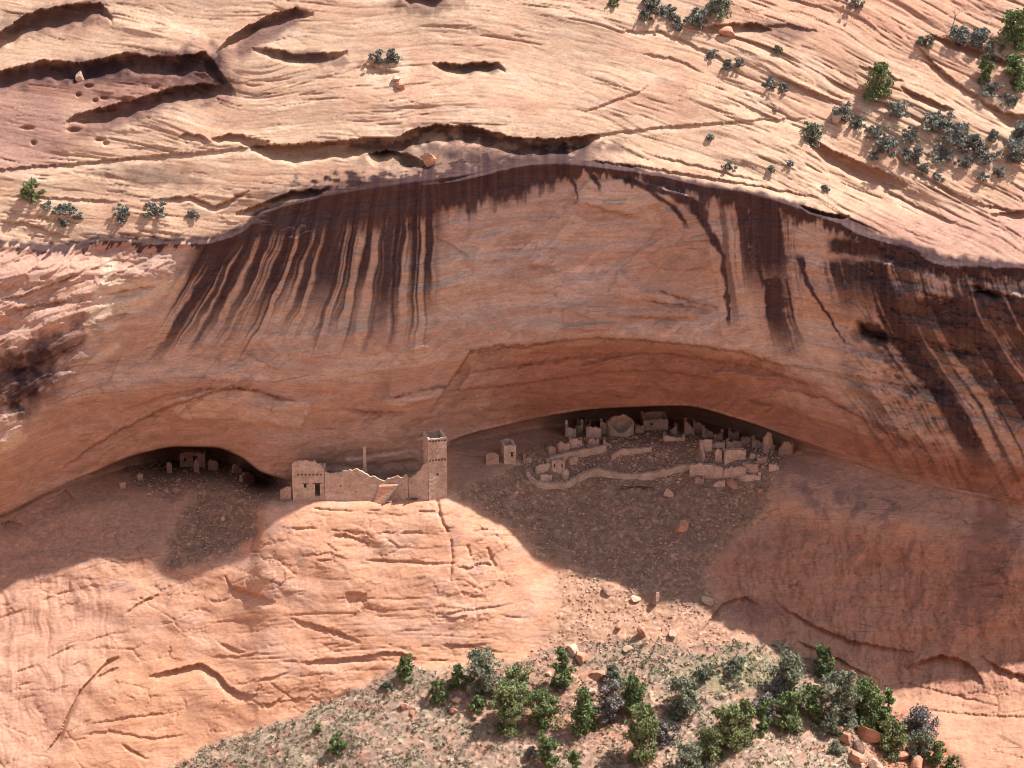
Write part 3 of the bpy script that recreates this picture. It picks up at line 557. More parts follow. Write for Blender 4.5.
def bump(nt, b, h, strength, dist):
    n = nt.nodes.new('ShaderNodeBump'); n.inputs['Strength'].default_value = strength; n.inputs['Distance'].default_value = dist
    nt.links.new(h, n.inputs['Height']); nt.links.new(n.outputs[0], b.inputs['Normal'])
def geo(nt): return nt.nodes.new('ShaderNodeNewGeometry').outputs['Position']

ROCK, nt, b = new_mat('sandstone')
pos = geo(nt)
at = nt.nodes.new('ShaderNodeAttribute'); at.attribute_name = 'pigment'
st = nt.nodes.new('ShaderNodeAttribute'); st.attribute_name = 'stony'
mp = nt.nodes.new('ShaderNodeMapping'); mp.inputs['Scale'].default_value = (1, 1, 3.2)
nt.links.new(pos, mp.inputs['Vector'])
c = mult(nt, at.outputs['Color'], ramp(nt, noise(nt, 1.5, 8, .68, mp.outputs[0]), [(.3, .80), (.7, 1.18)]))
c = mult(nt, c, ramp(nt, noise(nt, 5.5, 3, .7, pos), [(.3, .88), (.7, 1.11)]))
la = nt.nodes.new('ShaderNodeAttribute'); la.attribute_name = 'strata'
lam = noise(nt, 1.0, 5, .7, la.outputs['Vector'])
lmul = ramp(nt, lam, [(.28, .72), (.38, .94), (.55, 1.0), (.75, 1.07)])
ml = nt.nodes.new('ShaderNodeMix'); ml.data_type = 'RGBA'; ml.blend_type = 'MULTIPLY'
inv = nt.nodes.new('ShaderNodeMath'); inv.operation = 'SUBTRACT'; inv.inputs[0].default_value = 1.0
nt.links.new(st.outputs['Fac'], inv.inputs[1]); nt.links.new(inv.outputs[0], ml.inputs[0])
nt.links.new(c, ml.inputs[6]); nt.links.new(lmul, ml.inputs[7]); c = ml.outputs[2]
# hairline joints
mpj = nt.nodes.new('ShaderNodeMapping'); mpj.inputs['Scale'].default_value = (.7, .26, 1)
nt.links.new(la.outputs['Vector'], mpj.inputs['Vector'])
vj = nt.nodes.new('ShaderNodeTexVoronoi'); vj.feature = 'DISTANCE_TO_EDGE'; vj.inputs['Scale'].default_value = 1.0
nt.links.new(mpj.outputs[0], vj.inputs['Vector'])
gate = ramp(nt, noise(nt, .16, 4, .6, pos), [(.54, 0), (.64, .8)])
jl = ramp(nt, vj.outputs['Distance'], [(.006, .52), (.03, 1.0)])
mj = nt.nodes.new('ShaderNodeMix'); mj.data_type = 'RGBA'; mj.blend_type = 'MULTIPLY'
gm = nt.nodes.new('ShaderNodeMath'); gm.operation = 'MULTIPLY'
nt.links.new(gate, gm.inputs[0]); nt.links.new(inv.outputs[0], gm.inputs[1]); nt.links.new(gm.outputs[0], mj.inputs[0])
nt.links.new(c, mj.inputs[6]); nt.links.new(jl, mj.inputs[7]); c = mj.outputs[2]
vo = nt.nodes.new('ShaderNodeTexVoronoi'); vo.inputs['Scale'].default_value = 2.3
nt.links.new(pos, vo.inputs['Vector'])
sep = nt.nodes.new('ShaderNodeSeparateColor'); nt.links.new(vo.outputs['Color'], sep.inputs[0])
stone = ramp(nt, sep.outputs[0], [(0, (.72, .70, .68)), (.6, (.97, .95, .93)), (.9, (1.2, 1.14, 1.1)), (1, (1.6, 1.55, 1.5))])
m2 = nt.nodes.new('ShaderNodeMix'); m2.data_type = 'RGBA'; m2.blend_type = 'MULTIPLY'
nt.links.new(st.outputs['Fac'], m2.inputs[0]); nt.links.new(c, m2.inputs[6]); nt.links.new(stone, m2.inputs[7])
nt.links.new(m2.outputs[2], b.inputs['Base Color'])
ad = nt.nodes.new('ShaderNodeMath'); ad.operation = 'ADD'
nt.links.new(noise(nt, 2.4, 9, .7, mp.outputs[0]), ad.inputs[0]); nt.links.new(lam, ad.inputs[1])
bump(nt, b, ad.outputs[0], .22, .12)

def tag(o, label=None, cat=None, group=None, kind=None):
    if label and not kind: kind = 'thing'
    for k_, v_ in (('label', label), ('category', cat), ('group', group), ('kind', kind)):
        if v_: o[k_] = v_
    return o
def mesh_obj(name, verts, faces, mat, parent=None):
    me = bpy.data.meshes.new(name)
    me.from_pydata([tuple(p) for p in verts], [], faces)
    me.materials.append(mat)
    o = bpy.data.objects.new(name, me); COL.objects.link(o)
    if parent: o.parent = parent
    return o
def grid_obj(name, mask_face, mat):
    """the faces of the land inside mask_face, as one sheet"""
    nv, nu = PG.shape[:2]
    idx = np.arange(nv * nu).reshape(nv, nu)
    q = np.stack([idx[1:, :-1], idx[1:, 1:], idx[:-1, 1:], idx[:-1, :-1]], -1)[mask_face]
    used, inv = np.unique(q, return_inverse=True)
    q = inv.reshape(-1, 4)
    me = bpy.data.meshes.new(name)
    me.vertices.add(len(used)); me.vertices.foreach_set('co', PG.reshape(-1, 3)[used].astype(np.float32).ravel())
    me.loops.add(q.size); me.loops.foreach_set('vertex_index', q.astype(np.int32).ravel())
    me.polygons.add(len(q)); me.polygons.foreach_set('loop_start', np.arange(0, q.size, 4, dtype=np.int32))
    a = me.attributes.new('pigment', 'FLOAT_COLOR', 'POINT')
    cc_ = np.ones((len(used), 4), np.float32); cc_[:, :3] = CG.reshape(-1, 3)[used]
    a.data.foreach_set('color', cc_.ravel())
    a = me.attributes.new('stony', 'FLOAT', 'POINT'); a.data.foreach_set('value', SG.reshape(-1)[used].astype(np.float32))
    a = me.attributes.new('strata', 'FLOAT_VECTOR', 'POINT'); sv = np.zeros((len(used), 3), np.float32)
    sv[:, 0] = PG.reshape(-1, 3)[used][:, 0] / 11.0; sv[:, 1] = QG.reshape(-1)[used] / 3.0; a.data.foreach_set('vector', sv.ravel())
    me.update(calc_edges=True)
    me.materials.append(mat)
    o = bpy.data.objects.new(name, me); COL.objects.link(o)
    return tag(o, kind='structure')
# the land runs on beyond the part surveyed: plateau behind, canyon floor in front, cliffs to both sides
FLOOR_Z = -68.0
top1 = PTS[0] + np.array([0, 14, 5.0]); top2 = PTS[0] * np.array([1, 0, 0]) + np.array([0, 700, 90.0])
bot1 = PTS[-1] * np.array([1, 1, 0]) + np.array([0, -16, FLOOR_Z]); bot2 = PTS[-1] * np.array([1, 0, 0]) + np.array([0, -700, FLOOR_Z])
PG = np.concatenate([top2[None], top1[None], PTS, bot1[None], bot2[None]], 0)
def padrow(a): return np.concatenate([a[:1], a[:1], a, a[-1:], a[-1:]], 0)
CG, SG, TG, QG = padrow(C), padrow(STONY), padrow(m_talus), padrow(QS); RG = padrow(np.clip(m_rubr + m_rubl + m_sand, 0, 1))
for sgn in (-1, 1):
    e = PG[:, :1] if sgn < 0 else PG[:, -1:]
    ext = [e + np.array([sgn * 60.0, 6, 0]), e + np.array([sgn * 600.0, 40, 0])]
    if sgn < 0:
        PG = np.concatenate([ext[1], ext[0], PG], 1)
        CG, SG, TG, QG, RG = (np.concatenate([a[:, :1], a[:, :1], a], 1) for a in (CG, SG, TG, QG, RG))
    else:
        PG = np.concatenate([PG, ext[0], ext[1]], 1)
        CG, SG, TG, QG, RG = (np.concatenate([a, a[:, -1:], a[:, -1:]], 1) for a in (CG, SG, TG, QG, RG))
f_t = (TG[:-1, :-1] > .5); f_r = (RG[:-1, :-1] > .5) & ~f_t
f_floor = np.zeros(f_t.shape, bool); f_floor[-2:] = True
f_t &= ~f_floor; f_r &= ~f_floor
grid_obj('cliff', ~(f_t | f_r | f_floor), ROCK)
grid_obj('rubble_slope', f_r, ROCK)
grid_obj('talus_ground', f_t, ROCK)
grid_obj('canyon_floor', f_floor, ROCK)

# the other wall of the canyon, whose rim the viewer stands on
ov, of_ = [], []
prof = [(-272, 84.0), (-268, 78), (-262, 52), (-252, 40), (-244, 8), (-232, -6), (-224, -40), (-196, -60), (-178, -69)]
prof = [(-1000, 100.0), (-300, 85.2)] + prof
oxs = list(range(-700, 701, 20))
for x in oxs:
    for j, (y, z) in enumerate(prof):
        w = 8 * float(vnoise(np.array(x / 45.0), np.array(j * .7), 120)) * (j > 2)
        ov.append((x, y + w, z + (w * .3 if 2 < j < 10 else 0)))
n_ = len(prof)
for i in range(len(oxs) - 1):
    for j in range(n_ - 1):
        of_.append((i * n_ + j, i * n_ + j + 1, (i + 1) * n_ + j + 1, (i + 1) * n_ + j))
OPP, nt, b = new_mat('far_wall_rock')
nt.links.new(ramp(nt, noise(nt, .05, 8, .6, geo(nt)), [(.35, (.36, .17, .10)), (.65, (.50, .28, .17))]), b.inputs['Base Color'])
tag(mesh_obj('opposite_canyon_wall', ov, of_, OPP), kind='structure')
def samp(A, u, v):
    x = np.clip((np.asarray(u, float) - U0) / STEP, 0, A.shape[1] - 1.001); y = np.clip((np.asarray(v, float) - V0) / STEP, 0, A.shape[0] - 1.001)
    i = x.astype(int); j = y.astype(int); fx = x - i; fy = y - j
    return (A[j, i] * (1 - fx) + A[j, i + 1] * fx) * (1 - fy) + (A[j + 1, i] * (1 - fx) + A[j + 1, i + 1] * fx) * fy
def on_land(u, v): return pt(u, v, samp(D, u, v))
# ------------------------------------------------------------------ builders
def empty(name, loc, rz=0.0, label=None, cat=None, group=None):
    o = bpy.data.objects.new(name, None); COL.objects.link(o)
    o.empty_display_size = .5
    o.location = loc; o.rotation_euler = (0, 0, rz)
    return tag(o, label, cat, group)
def plain(name, stops, scale, bumps=.5, dist=.05, squash=1.0, detail=8):
    m, nt, b = new_mat(name)
    mp = nt.nodes.new('ShaderNodeMapping'); mp.inputs['Scale'].default_value = (1, 1, squash)
    nt.links.new(geo(nt), mp.inputs['Vector'])
    f = noise(nt, scale, detail, .65, mp.outputs[0])
    nt.links.new(ramp(nt, f, stops), b.inputs['Base Color'])
    bump(nt, b, f, bumps, dist)
    return m
def stonework(name, lo, mid, hi):
    m, nt, b = new_mat(name)
    ps = geo(nt)
    sx = nt.nodes.new('ShaderNodeSeparateXYZ'); nt.links.new(ps, sx.inputs[0])
    sm = nt.nodes.new('ShaderNodeMath'); sm.operation = 'MULTIPLY_ADD'; sm.inputs[1].default_value = .9
    nt.links.new(sx.outputs[1], sm.inputs[0]); nt.links.new(sx.outputs[0], sm.inputs[2])
    cx = nt.nodes.new('ShaderNodeCombineXYZ'); nt.links.new(sm.outputs[0], cx.inputs[0]); nt.links.new(sx.outputs[2], cx.inputs[1])
    br = nt.nodes.new('ShaderNodeTexBrick'); wv = nt.nodes.new('ShaderNodeTexNoise'); wv.inputs['Scale'].default_value = 1.1; nt.links.new(ps, wv.inputs['Vector'])
    ws_ = nt.nodes.new('ShaderNodeVectorMath'); ws_.operation = 'MULTIPLY_ADD'; ws_.inputs[1].default_value = (.35, .35, 0)
    nt.links.new(wv.outputs['Color'], ws_.inputs[0]); nt.links.new(cx.outputs[0], ws_.inputs[2]); nt.links.new(ws_.outputs[0], br.inputs['Vector'])
    br.inputs['Scale'].default_value = 1.0; br.inputs['Brick Width'].default_value = .42; br.inputs['Row Height'].default_value = .17
    br.inputs['Mortar Size'].default_value = .022; br.inputs['Bias'].default_value = -.1; br.offset_frequency = 2; br.squash = .7; br.squash_frequency = 3
    br.inputs['Color1'].default_value = (1.12, 1.1, 1.08, 1); br.inputs['Color2'].default_value = (.80, .78, .76, 1); br.inputs['Mortar'].default_value = (.55, .5, .48, 1)
    f = noise(nt, .7, 8, .72, ps)
    c_ = mult(nt, ramp(nt, f, [(.3, lo), (.5, mid), (.68, hi)]), br.outputs['Color'], .5)
    c_ = mult(nt, c_, ramp(nt, noise(nt, 5, 4, .7, ps), [(.3, .82), (.7, 1.15)]))
    nt.links.new(c_, b.inputs['Base Color'])
    bump(nt, b, br.outputs['Fac'], .5, -.06)
    return m
MASON = stonework('coursed_stone_masonry', (.37, .25, .185), (.55, .40, .31), (.66, .52, .42))
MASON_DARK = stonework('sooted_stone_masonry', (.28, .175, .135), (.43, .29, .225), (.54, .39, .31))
MASON_PALE = stonework('pale_plastered_masonry', (.36, .255, .195), (.50, .375, .295), (.60, .475, .39))
TIMBER = plain('old_timber', [(.3, (.05, .032, .026)), (.7, (.12, .08, .06))], 5, .4, .03)
BLEACHED = plain('bleached_timber', [(.3, (.16, .12, .10)), (.7, (.34, .28, .24))], 5, .4, .03)
STONE_RED = plain('red_boulder_rock', [(.3, (.34, .16, .10)), (.5, (.45, .235, .15)), (.7, (.52, .31, .21))], 1.3, .7, .12, 2.2)
STONE_PALE = plain('pale_boulder_rock', [(.3, (.36, .235, .17)), (.5, (.48, .34, .25)), (.7, (.56, .42, .32))], 1.3, .7, .12, 2.2)
STONE_DARK = plain('dusty_boulder_rock', [(.3, (.20, .125, .10)), (.5, (.32, .205, .16)), (.7, (.42, .29, .23))], 1.3, .7, .12, 2.2)

def masonry(name, path, height, thick, mat, parent=None, openings=(), seed=0, ragged=.12, sink=.7):
    """a standing wall along path (local x, y, z of its foot); height(s) in metres, s = 0..1; openings = (s0, s1, h0, h1) in metres"""
    R = random.Random(seed)
    P = [Vector(p) for p in path]
    L = [0.0]
    for a, b_ in zip(P[:-1], P[1:]): L.append(L[-1] + (b_ - a).length)
    tot = L[-1]
    n = max(2, int(tot / .33))
    S = sorted(set([round(i * tot / n, 3) for i in range(n + 1)] + [round(x, 3) for o in openings for x in o[:2] if 0 < x < tot]))
    hmax = max(height(s / tot) for s in S) + ragged
    Hs = [-sink] + sorted(set([round(j * .33, 3) for j in range(int(hmax / .33) + 2)] + [round(h, 3) for o in openings for h in o[2:]]))
    def foot(s):
        i = max(0, min(len(P) - 2, next((k for k in range(len(L) - 1) if s <= L[k + 1] + 1e-6), len(P) - 2)))
        t = (s - L[i]) / max(1e-6, L[i + 1] - L[i])
        q = P[i].lerp(P[i + 1], t)
        t0 = (P[i + 1] - P[i]).normalized()
        if t > .5 and i + 2 < len(P): t1 = (P[i + 2] - P[i + 1]).normalized(); t0 = t0.lerp(t1, t - .5)
        if t < .5 and i > 0: t1 = (P[i] - P[i - 1]).normalized(); t0 = t0.lerp(t1, .5 - t)
        nrm = Vector((t0.y, -t0.x, 0)).normalized()
        return q, nrm
    tops = [max(.12, height(s / tot) + R.uniform(-ragged, ragged)) for s in S]
    V, Fc = [], []
    vid = {}
    def vert(i, j, side):
        h = min(Hs[j], tops[i])
        key = (i, round(h, 3), side)
        if key not in vid:
            q, nrm = foot(S[i])
            jx = R.uniform(-.025, .025)
            V.append(q + nrm * (thick / 2 * (1 if side == 0 else -1) * (1 - .02 * h) + jx) + Vector((0, 0, h)))
            vid[key] = len(V) - 1
        return vid[key]
    def solid(i, j):
        if i < 0 or j < 0 or i >= len(S) - 1 or j >= len(Hs) - 1: return False
        if Hs[j] >= tops[i] - 1e-4 and Hs[j] >= tops[i + 1] - 1e-4: return False
        sm, hm = (S[i] + S[i + 1]) / 2, (Hs[j] + Hs[j + 1]) / 2
        return not any(o[0] < sm < o[1] and o[2] < hm < o[3] for o in openings)
    def add(*ids):
        ids = [k for n_, k in enumerate(ids) if k != ids[n_ - 1]]
        if len(set(ids)) >= 3: Fc.append(ids)
    for i in range(len(S) - 1):
        for j in range(len(Hs) - 1):
            if not solid(i, j): continue
            a, b_, c_, d_ = (vert(i, j, 0), vert(i + 1, j, 0), vert(i + 1, j + 1, 0), vert(i, j + 1, 0))
            e, f, g, h = (vert(i, j, 1), vert(i + 1, j, 1), vert(i + 1, j + 1, 1), vert(i, j + 1, 1))
            add(a, b_, c_, d_); add(f, e, h, g)
            if not solid(i, j + 1): add(d_, c_, g, h)
            if not solid(i, j - 1): add(b_, a, e, f)
            if not solid(i - 1, j): add(a, d_, h, e)
            if not solid(i + 1, j): add(c_, b_, f, g)
    return mesh_obj(name, V, Fc, mat, parent)

def boxm(name, cx, cy, cz, sx, sy, sz, mat, parent=None, jit=.0, seed=0):
    R = random.Random(seed)
    v = [(cx + sx / 2 * a + R.uniform(-jit, jit), cy + sy / 2 * b_ + R.uniform(-jit, jit), cz + sz / 2 * c_ + R.uniform(-jit, jit)) for c_ in (-1, 1) for b_ in (-1, 1) for a in (-1, 1)]
    f = [(0, 2, 3, 1), (4, 5, 7, 6), (0, 1, 5, 4), (2, 6, 7, 3), (0, 4, 6, 2), (1, 3, 7, 5)]
    return mesh_obj(name, v, f, mat, parent)

def tube(path, radii, n=6):
    V, Fc = [], []
    P = [Vector(p) for p in path]
    for k_, p in enumerate(P):
        t = (P[min(k_ + 1, len(P) - 1)] - P[max(k_ - 1, 0)]).normalized()
        x = t.cross(Vector((.31, .87, .12))).normalized(); y = t.cross(x)
        for a in range(n):
            w = a * 2 * math.pi / n
            V.append(p + (x * math.cos(w) + y * math.sin(w)) * radii[k_])
    for k_ in range(len(P) - 1):
        for a in range(n):
            b_ = (a + 1) % n
            Fc.append((k_ * n + a, k_ * n + b_, (k_ + 1) * n + b_, (k_ + 1) * n + a))
    Fc.append(tuple(range(n))[::-1]); Fc.append(tuple((len(P) - 1) * n + a for a in range(n)))
    return V, Fc
def merge(parts):
    V, Fc = [], []
    for v, f in parts:
        o = len(V); V += list(v); Fc += [tuple(i + o for i in q) for q in f]
    return V, Fc

MPX = 1 / 7.1                                    # metres of height per survey unit
def foot_at(u, v): return Vector(on_land(u, v).tolist())
def prof(pts): return lambda s: float(np.interp(s, [p[0] for p in pts], [p[1] for p in pts]))

def room(name, label, cat, group, u0, u1, v, h, depth=2.4, turn=0.0, back=None, side=None, openings=(), mat=None, seed=0, thick=.38, shape=None, beams=(), lintel=True):
    """four ruined walls round a room; front from u0 to u1 at v"""
    mat = mat or MASON
    a, b_ = foot_at(u0, v), foot_at(u1, v)
    mid = (a + b_) / 2
    w = (b_ - a).length; w = math.hypot(b_.x - a.x, 0) or w
    root = empty(name, mid, turn, label, cat, group)
    hf = shape or prof([(0, h * .95), (.3, h), (.7, h * .97), (1, h * .92)])
    back = h if back is None else back; side = h * .9 if side is None else side
    fw = masonry('front_wall', [(-w / 2, 0, 0), (w / 2, 0, 0)], hf, thick, mat, root, openings, seed)
    e = thick / 2 + .003
    masonry('side_wall', [(-w / 2 + e, e, 0), (-w / 2 + e, depth, 0)], prof([(0, hf(0) * .97), (1, side)]), thick, mat, root, (), seed + 1)
    masonry('side_wall', [(w / 2 - e, e, 0), (w / 2 - e, depth, 0)], prof([(0, hf(1) * .97), (1, side)]), thick, mat, root, (), seed + 2)
    masonry('back_wall', [(-w / 2 + thick + .01, depth - e, 0), (w / 2 - thick - .01, depth - e, 0)], prof([(0, side), (.5, back), (1, side)]), thick, mat, root, (), seed + 3)
    for o in openings:
        if lintel and o[3] - o[2] > .5:
            boxm('lintel', -w / 2 + (o[0] + o[1]) / 2, -thick / 2 + .07, o[3] + .05, o[1] - o[0] + .3, .2, .1, TIMBER, fw)
    for x, z in beams:
        boxm('roof_beam', -w / 2 + x, -thick / 2 - .04, z, .17, .3, .17, TIMBER, fw, .02, seed)
    return root
def wall(name, label, cat, group, pts, h, thick=.4, mat=None, seed=0, shape=None, openings=(), ragged=.12):
    P = [foot_at(u, v) for u, v in pts]
    base = P[0].lerp(P[-1], .5)
    o = masonry(name, [p - base for p in P], shape or prof([(0, h * .8), (.2, h), (.6, h * .95), (1, h * .7)]), thick, mat or MASON, None, openings, seed, ragged)
    o.location = base
    return tag(o, label, cat, group)

# ---- the ruin on the promontory: tower, long wall, house, pillar
hs = MPX
tw = foot_at(428.5, 498); tw2 = foot_at(447, 498)
T = empty('stone_tower', ((tw.x + tw2.x) / 2, tw.y, tw.z), math.radians(15), 'tall square masonry tower with two rows of beam ends, right end of the ruin', 'tower')
twd, tdp, thh = 2.5, 3.0, 8.35
fw = masonry('front_wall', [(-twd / 2, 0, 0), (twd / 2, 0, 0)], prof([(0, thh), (.5, thh - .05), (1, thh + .15)]), .36, MASON, T, [(1.1, 1.35, 3.2, 3.5)], 11, .04, 1.2)
masonry('side_wall', [(-twd / 2 + .183, .183, 0), (-twd / 2 + .183, tdp, 0)], prof([(0, thh), (.6, thh - .1), (1, thh + .1)]), .36, MASON, T, (), 12, .05, 1.2)
masonry('side_wall', [(twd / 2 - .183, .183, 0), (twd / 2 - .183, tdp, 0)], prof([(0, thh + .1), (1, thh + .25)]), .36, MASON, T, (), 13, .05, 1.2)
masonry('back_wall', [(-twd / 2 + .37, tdp - .183, 0), (twd / 2 - .37, tdp - .183, 0)], prof([(0, thh), (1, thh + .1)]), .36, MASON, T, (), 14, .05, 1.2)
for row in (8.12, 5.45):
    for k_ in range(6):
        boxm('roof_beam', -twd / 2 + .25 + k_ * .4, -.2, row, .19, .34, .2, TIMBER, fw, .02, k_)
boxm('roof_slab', 0, tdp / 2, 7.55, twd - .75, tdp - .75, .18, MASON, T, .02, 3)
wall('ruined_wall', 'stepped broken wall sloping up against the left side of the tower', 'ruin wall', None, [(409, 498), (418, 498.5), (428.5, 499)], 4.6, .4, MASON, 15,
     prof([(0, 2.9), (.25, 3.2), (.5, 3.7), (.75, 4.7), (.97, 5.1), (1, 5.1)]), (), .14)
wall('ruined_wall', 'long masonry wall with a raised middle between the house and the fallen slab', 'ruin wall', None, [(325.5, 499.5), (345, 500), (365, 500), (386, 499.5), (408, 498.5)], 3.6, .42, MASON, 16,
     prof([(0, 4.0), (.05, 3.7), (.17, 3.85), (.22, 4.25), (.43, 4.25), (.47, 3.7), (.6, 3.3), (.72, 2.7), (.8, 3.1), (1, 3.2)]), [(1.95, 2.15, 1.9, 2.1)], .2)
H = room('ruined_house', 'roofless masonry house with a dark doorway and small window left of the long wall', 'house', None, 293.2, 325, 499.5, 5.0, 3.2, 0, 4.2, 3.9,
         [(2.95, 3.62, .5, 2.3), (1.5, 1.85, 1.7, 2.25)], MASON, 20, .4, prof([(0, 4.9), (.08, 5.25), (.3, 5.45), (.7, 5.4), (.85, 5.0), (.97, 4.45), (1, 4.4)]), [(.8 + .5 * k_, 3.6) for k_ in range(7)])
wall('ruined_wall', 'low crumbling wall stub left of the house with the doorway', 'ruin wall', None, [(281, 499), (292, 499.5)], 1.8, .4, MASON_DARK, 24, prof([(0, 1.3), (.5, 1.7), (1, 1.9)]))
pp = foot_at(365.3, 494)
pv, pf = tube([(0, 0, -.5), (.02, 0, 2), (0, .02, 4.4), (.03, 0, 6.4), (.03, 0, 6.65)], [.27, .25, .24, .22, .16], 7)
pil = mesh_obj('stone_pillar', pv, pf, MASON); pil.location = pp
tag(pil, 'slender upright stone pillar standing alone behind the long wall', 'pillar')
# fallen slab and roof timbers in front of the wall
sb = foot_at(386, 500)
sl_ = empty('fallen_slab', sb + Vector((0, -.7, 0)), 0, 'tilted reddish slab with a beam along its edge, leaning on the long wall', 'slab')
V_ = [(-1.5, 0, 0), (-.2, -.4, -.3), (1.7, .25, 2.2), (-.9, .35, 2.0), (-1.4, .3, .2), (-.1, -.1, -.1), (1.75, .5, 2.35), (-.85, .65, 2.2)]
mesh_obj('slab_face', V_, [(0, 1, 2, 3), (7, 6, 5, 4), (0, 4, 5, 1), (1, 5, 6, 2), (2, 6, 7, 3), (3, 7, 4, 0)], STONE_RED, sl_)
v, f = tube([(-.3, -.35, -.05), (.7, 0, 1.1), (1.95, .3, 2.45)], [.17, .16, .15]); mesh_obj('beam', v, f, BLEACHED, sl_)
for i_, (u, v_, ln, rz, ry, lb) in enumerate([(403, 496, 1.7, .3, .25, 'dark fallen roof timber lying just right of the tilted slab'), (410, 494, 2.3, -.15, .1, 'long dark timber lying level below the stepped wall'),
                                             (412, 499, 1.5, .5, -.2, 'short dark timber at the edge of the ledge below the stepped wall'), (397, 500, 1.2, -.4, .5, 'short broken beam sticking out below the tilted slab')]):
    p = foot_at(u, v_) + Vector((0, -.6, .25))
    v, f = tube([(-ln / 2, 0, -ln / 2 * ry), (0, .05, .03), (ln / 2, 0, ln / 2 * ry)], [.13, .14, .11])
    o = mesh_obj('fallen_timber', v, f, TIMBER if i_ != 3 else BLEACHED); o.location = p; o.rotation_euler = (0, 0, rz)
    tag(o, lb, 'timber', 'timbers fallen from the long ruin')

# ---- the terraces of ruins in the right-hand cave
G = 'ruined rooms and walls in the wide cave'
room('ruined_house', 'detached masonry house with one slit window, left of the terraced ruins', 'house', G, 503.5, 516, 463, 2.7, 2.5, math.radians(12), None, 2.6, [(1.0, 1.26, .9, 1.5)], MASON, 30)
wall('ruined_wall', 'weathered low wall just left of the house with the slit window', 'ruin wall', G, [(486, 464), (492, 464), (498.5, 463)], 1.7, .4, MASON_DARK, 32)
room('ruined_house', 'small two-window house at the lower left, inside the bend of the long wall', 'house', G, 551.5, 564.5, 472, 1.75, 2.0, 0, 1.5, 1.5, [(.3, .52, .7, 1.2), (1.35, 1.55, .7, 1.2)], MASON, 33)
wall('ruined_wall', 'low angled wall left of the small two-window house', 'ruin wall', G, [(536, 473), (543, 471.5), (550, 468)], 1.0, .35, MASON, 34)
wall('ruined_wall', 'short low wall below the small two-window house, near the bend', 'ruin wall', G, [(540, 480.5), (551.5, 479.5)], .8, .35, MASON, 35)
wall('ruined_wall', 'stubby upright wall at the right foot of the small two-window house', 'ruin wall', G, [(562.5, 479), (567.5, 477)], 1.2, .5, MASON, 36)
RET = 'long retaining walls in the wide cave'
wall('retaining_wall', 'long pale curving retaining wall, lowest of the terraces in the wide cave', 'retaining wall', RET, [(527, 474), (531, 481), (537, 485), (548, 487), (560, 487), (569, 485.5), (577, 481), (584, 477), (592, 474), (601, 474.5), (611, 476), (625, 477.5), (640, 478), (655, 476.5), (668, 473.5), (680, 470), (689, 467)], .95, .6, MASON_PALE, 40, lambda s: .40 + .3 * min(1, s * 4) * (1 if s < .97 else .6) + .08 * math.sin(s * 17), (), .1)
wall('retaining_wall', 'upper retaining wall on the left, above the small two-window house', 'retaining wall', RET, [(546, 464), (556, 461.5), (570, 458), (582, 455), (594, 452), (606, 449.5)], .9, .55, MASON_PALE, 41, None, (), .08)
wall('retaining_wall', 'short wavy retaining wall below the round room', 'retaining wall', RET, [(611, 459), (615, 457), (622, 454.5), (630, 453.5), (641, 452.5), (651, 450.5)], .8, .5, MASON_PALE, 42, None, (), .08)
# round room
rc = (foot_at(608, 436) + foot_at(634, 436)) / 2
RR = empty('round_room', rc + Vector((0, 1.2, 0)), 0, 'roofless round room with a tall back wall and pale rim, centre of the upper terrace', 'ruin', G)
ring = []
for k_ in range(25):
    a = math.radians(-80 + 340 * k_ / 24)
    ring.append((1.75 * math.cos(a), 1.45 * math.sin(a), 0))
masonry('curved_wall', ring, lambda s: .65 + 1.5 * (max(0.0, math.sin(math.pi * s)) ** 1.2) + (.22 if .40 < s < .48 else 0), .36, MASON, RR, (), 43, .08, 1.0)
masonry('wall_rim', [(1.72 * math.cos(math.radians(a)), -.1 + 1.45 * math.sin(math.radians(a)), 0) for a in range(-140, 30, 12)], lambda s: .62 + 1.2 * max(0, s - .45), .3, MASON_PALE, RR, (), 44, .05, 1.0)
room('ruined_house', 'pale flat-topped house right of the round room, deepest in the cave', 'house', G, 643, 668, 430, 1.7, 2.6, math.radians(6), 2.0, 1.9, [(1.0, 1.3, .75, 1.15)], MASON_PALE, 45, .4, prof([(0, 1.5), (.4, 1.75), (1, 1.6)]))
R50 = random.Random(50)
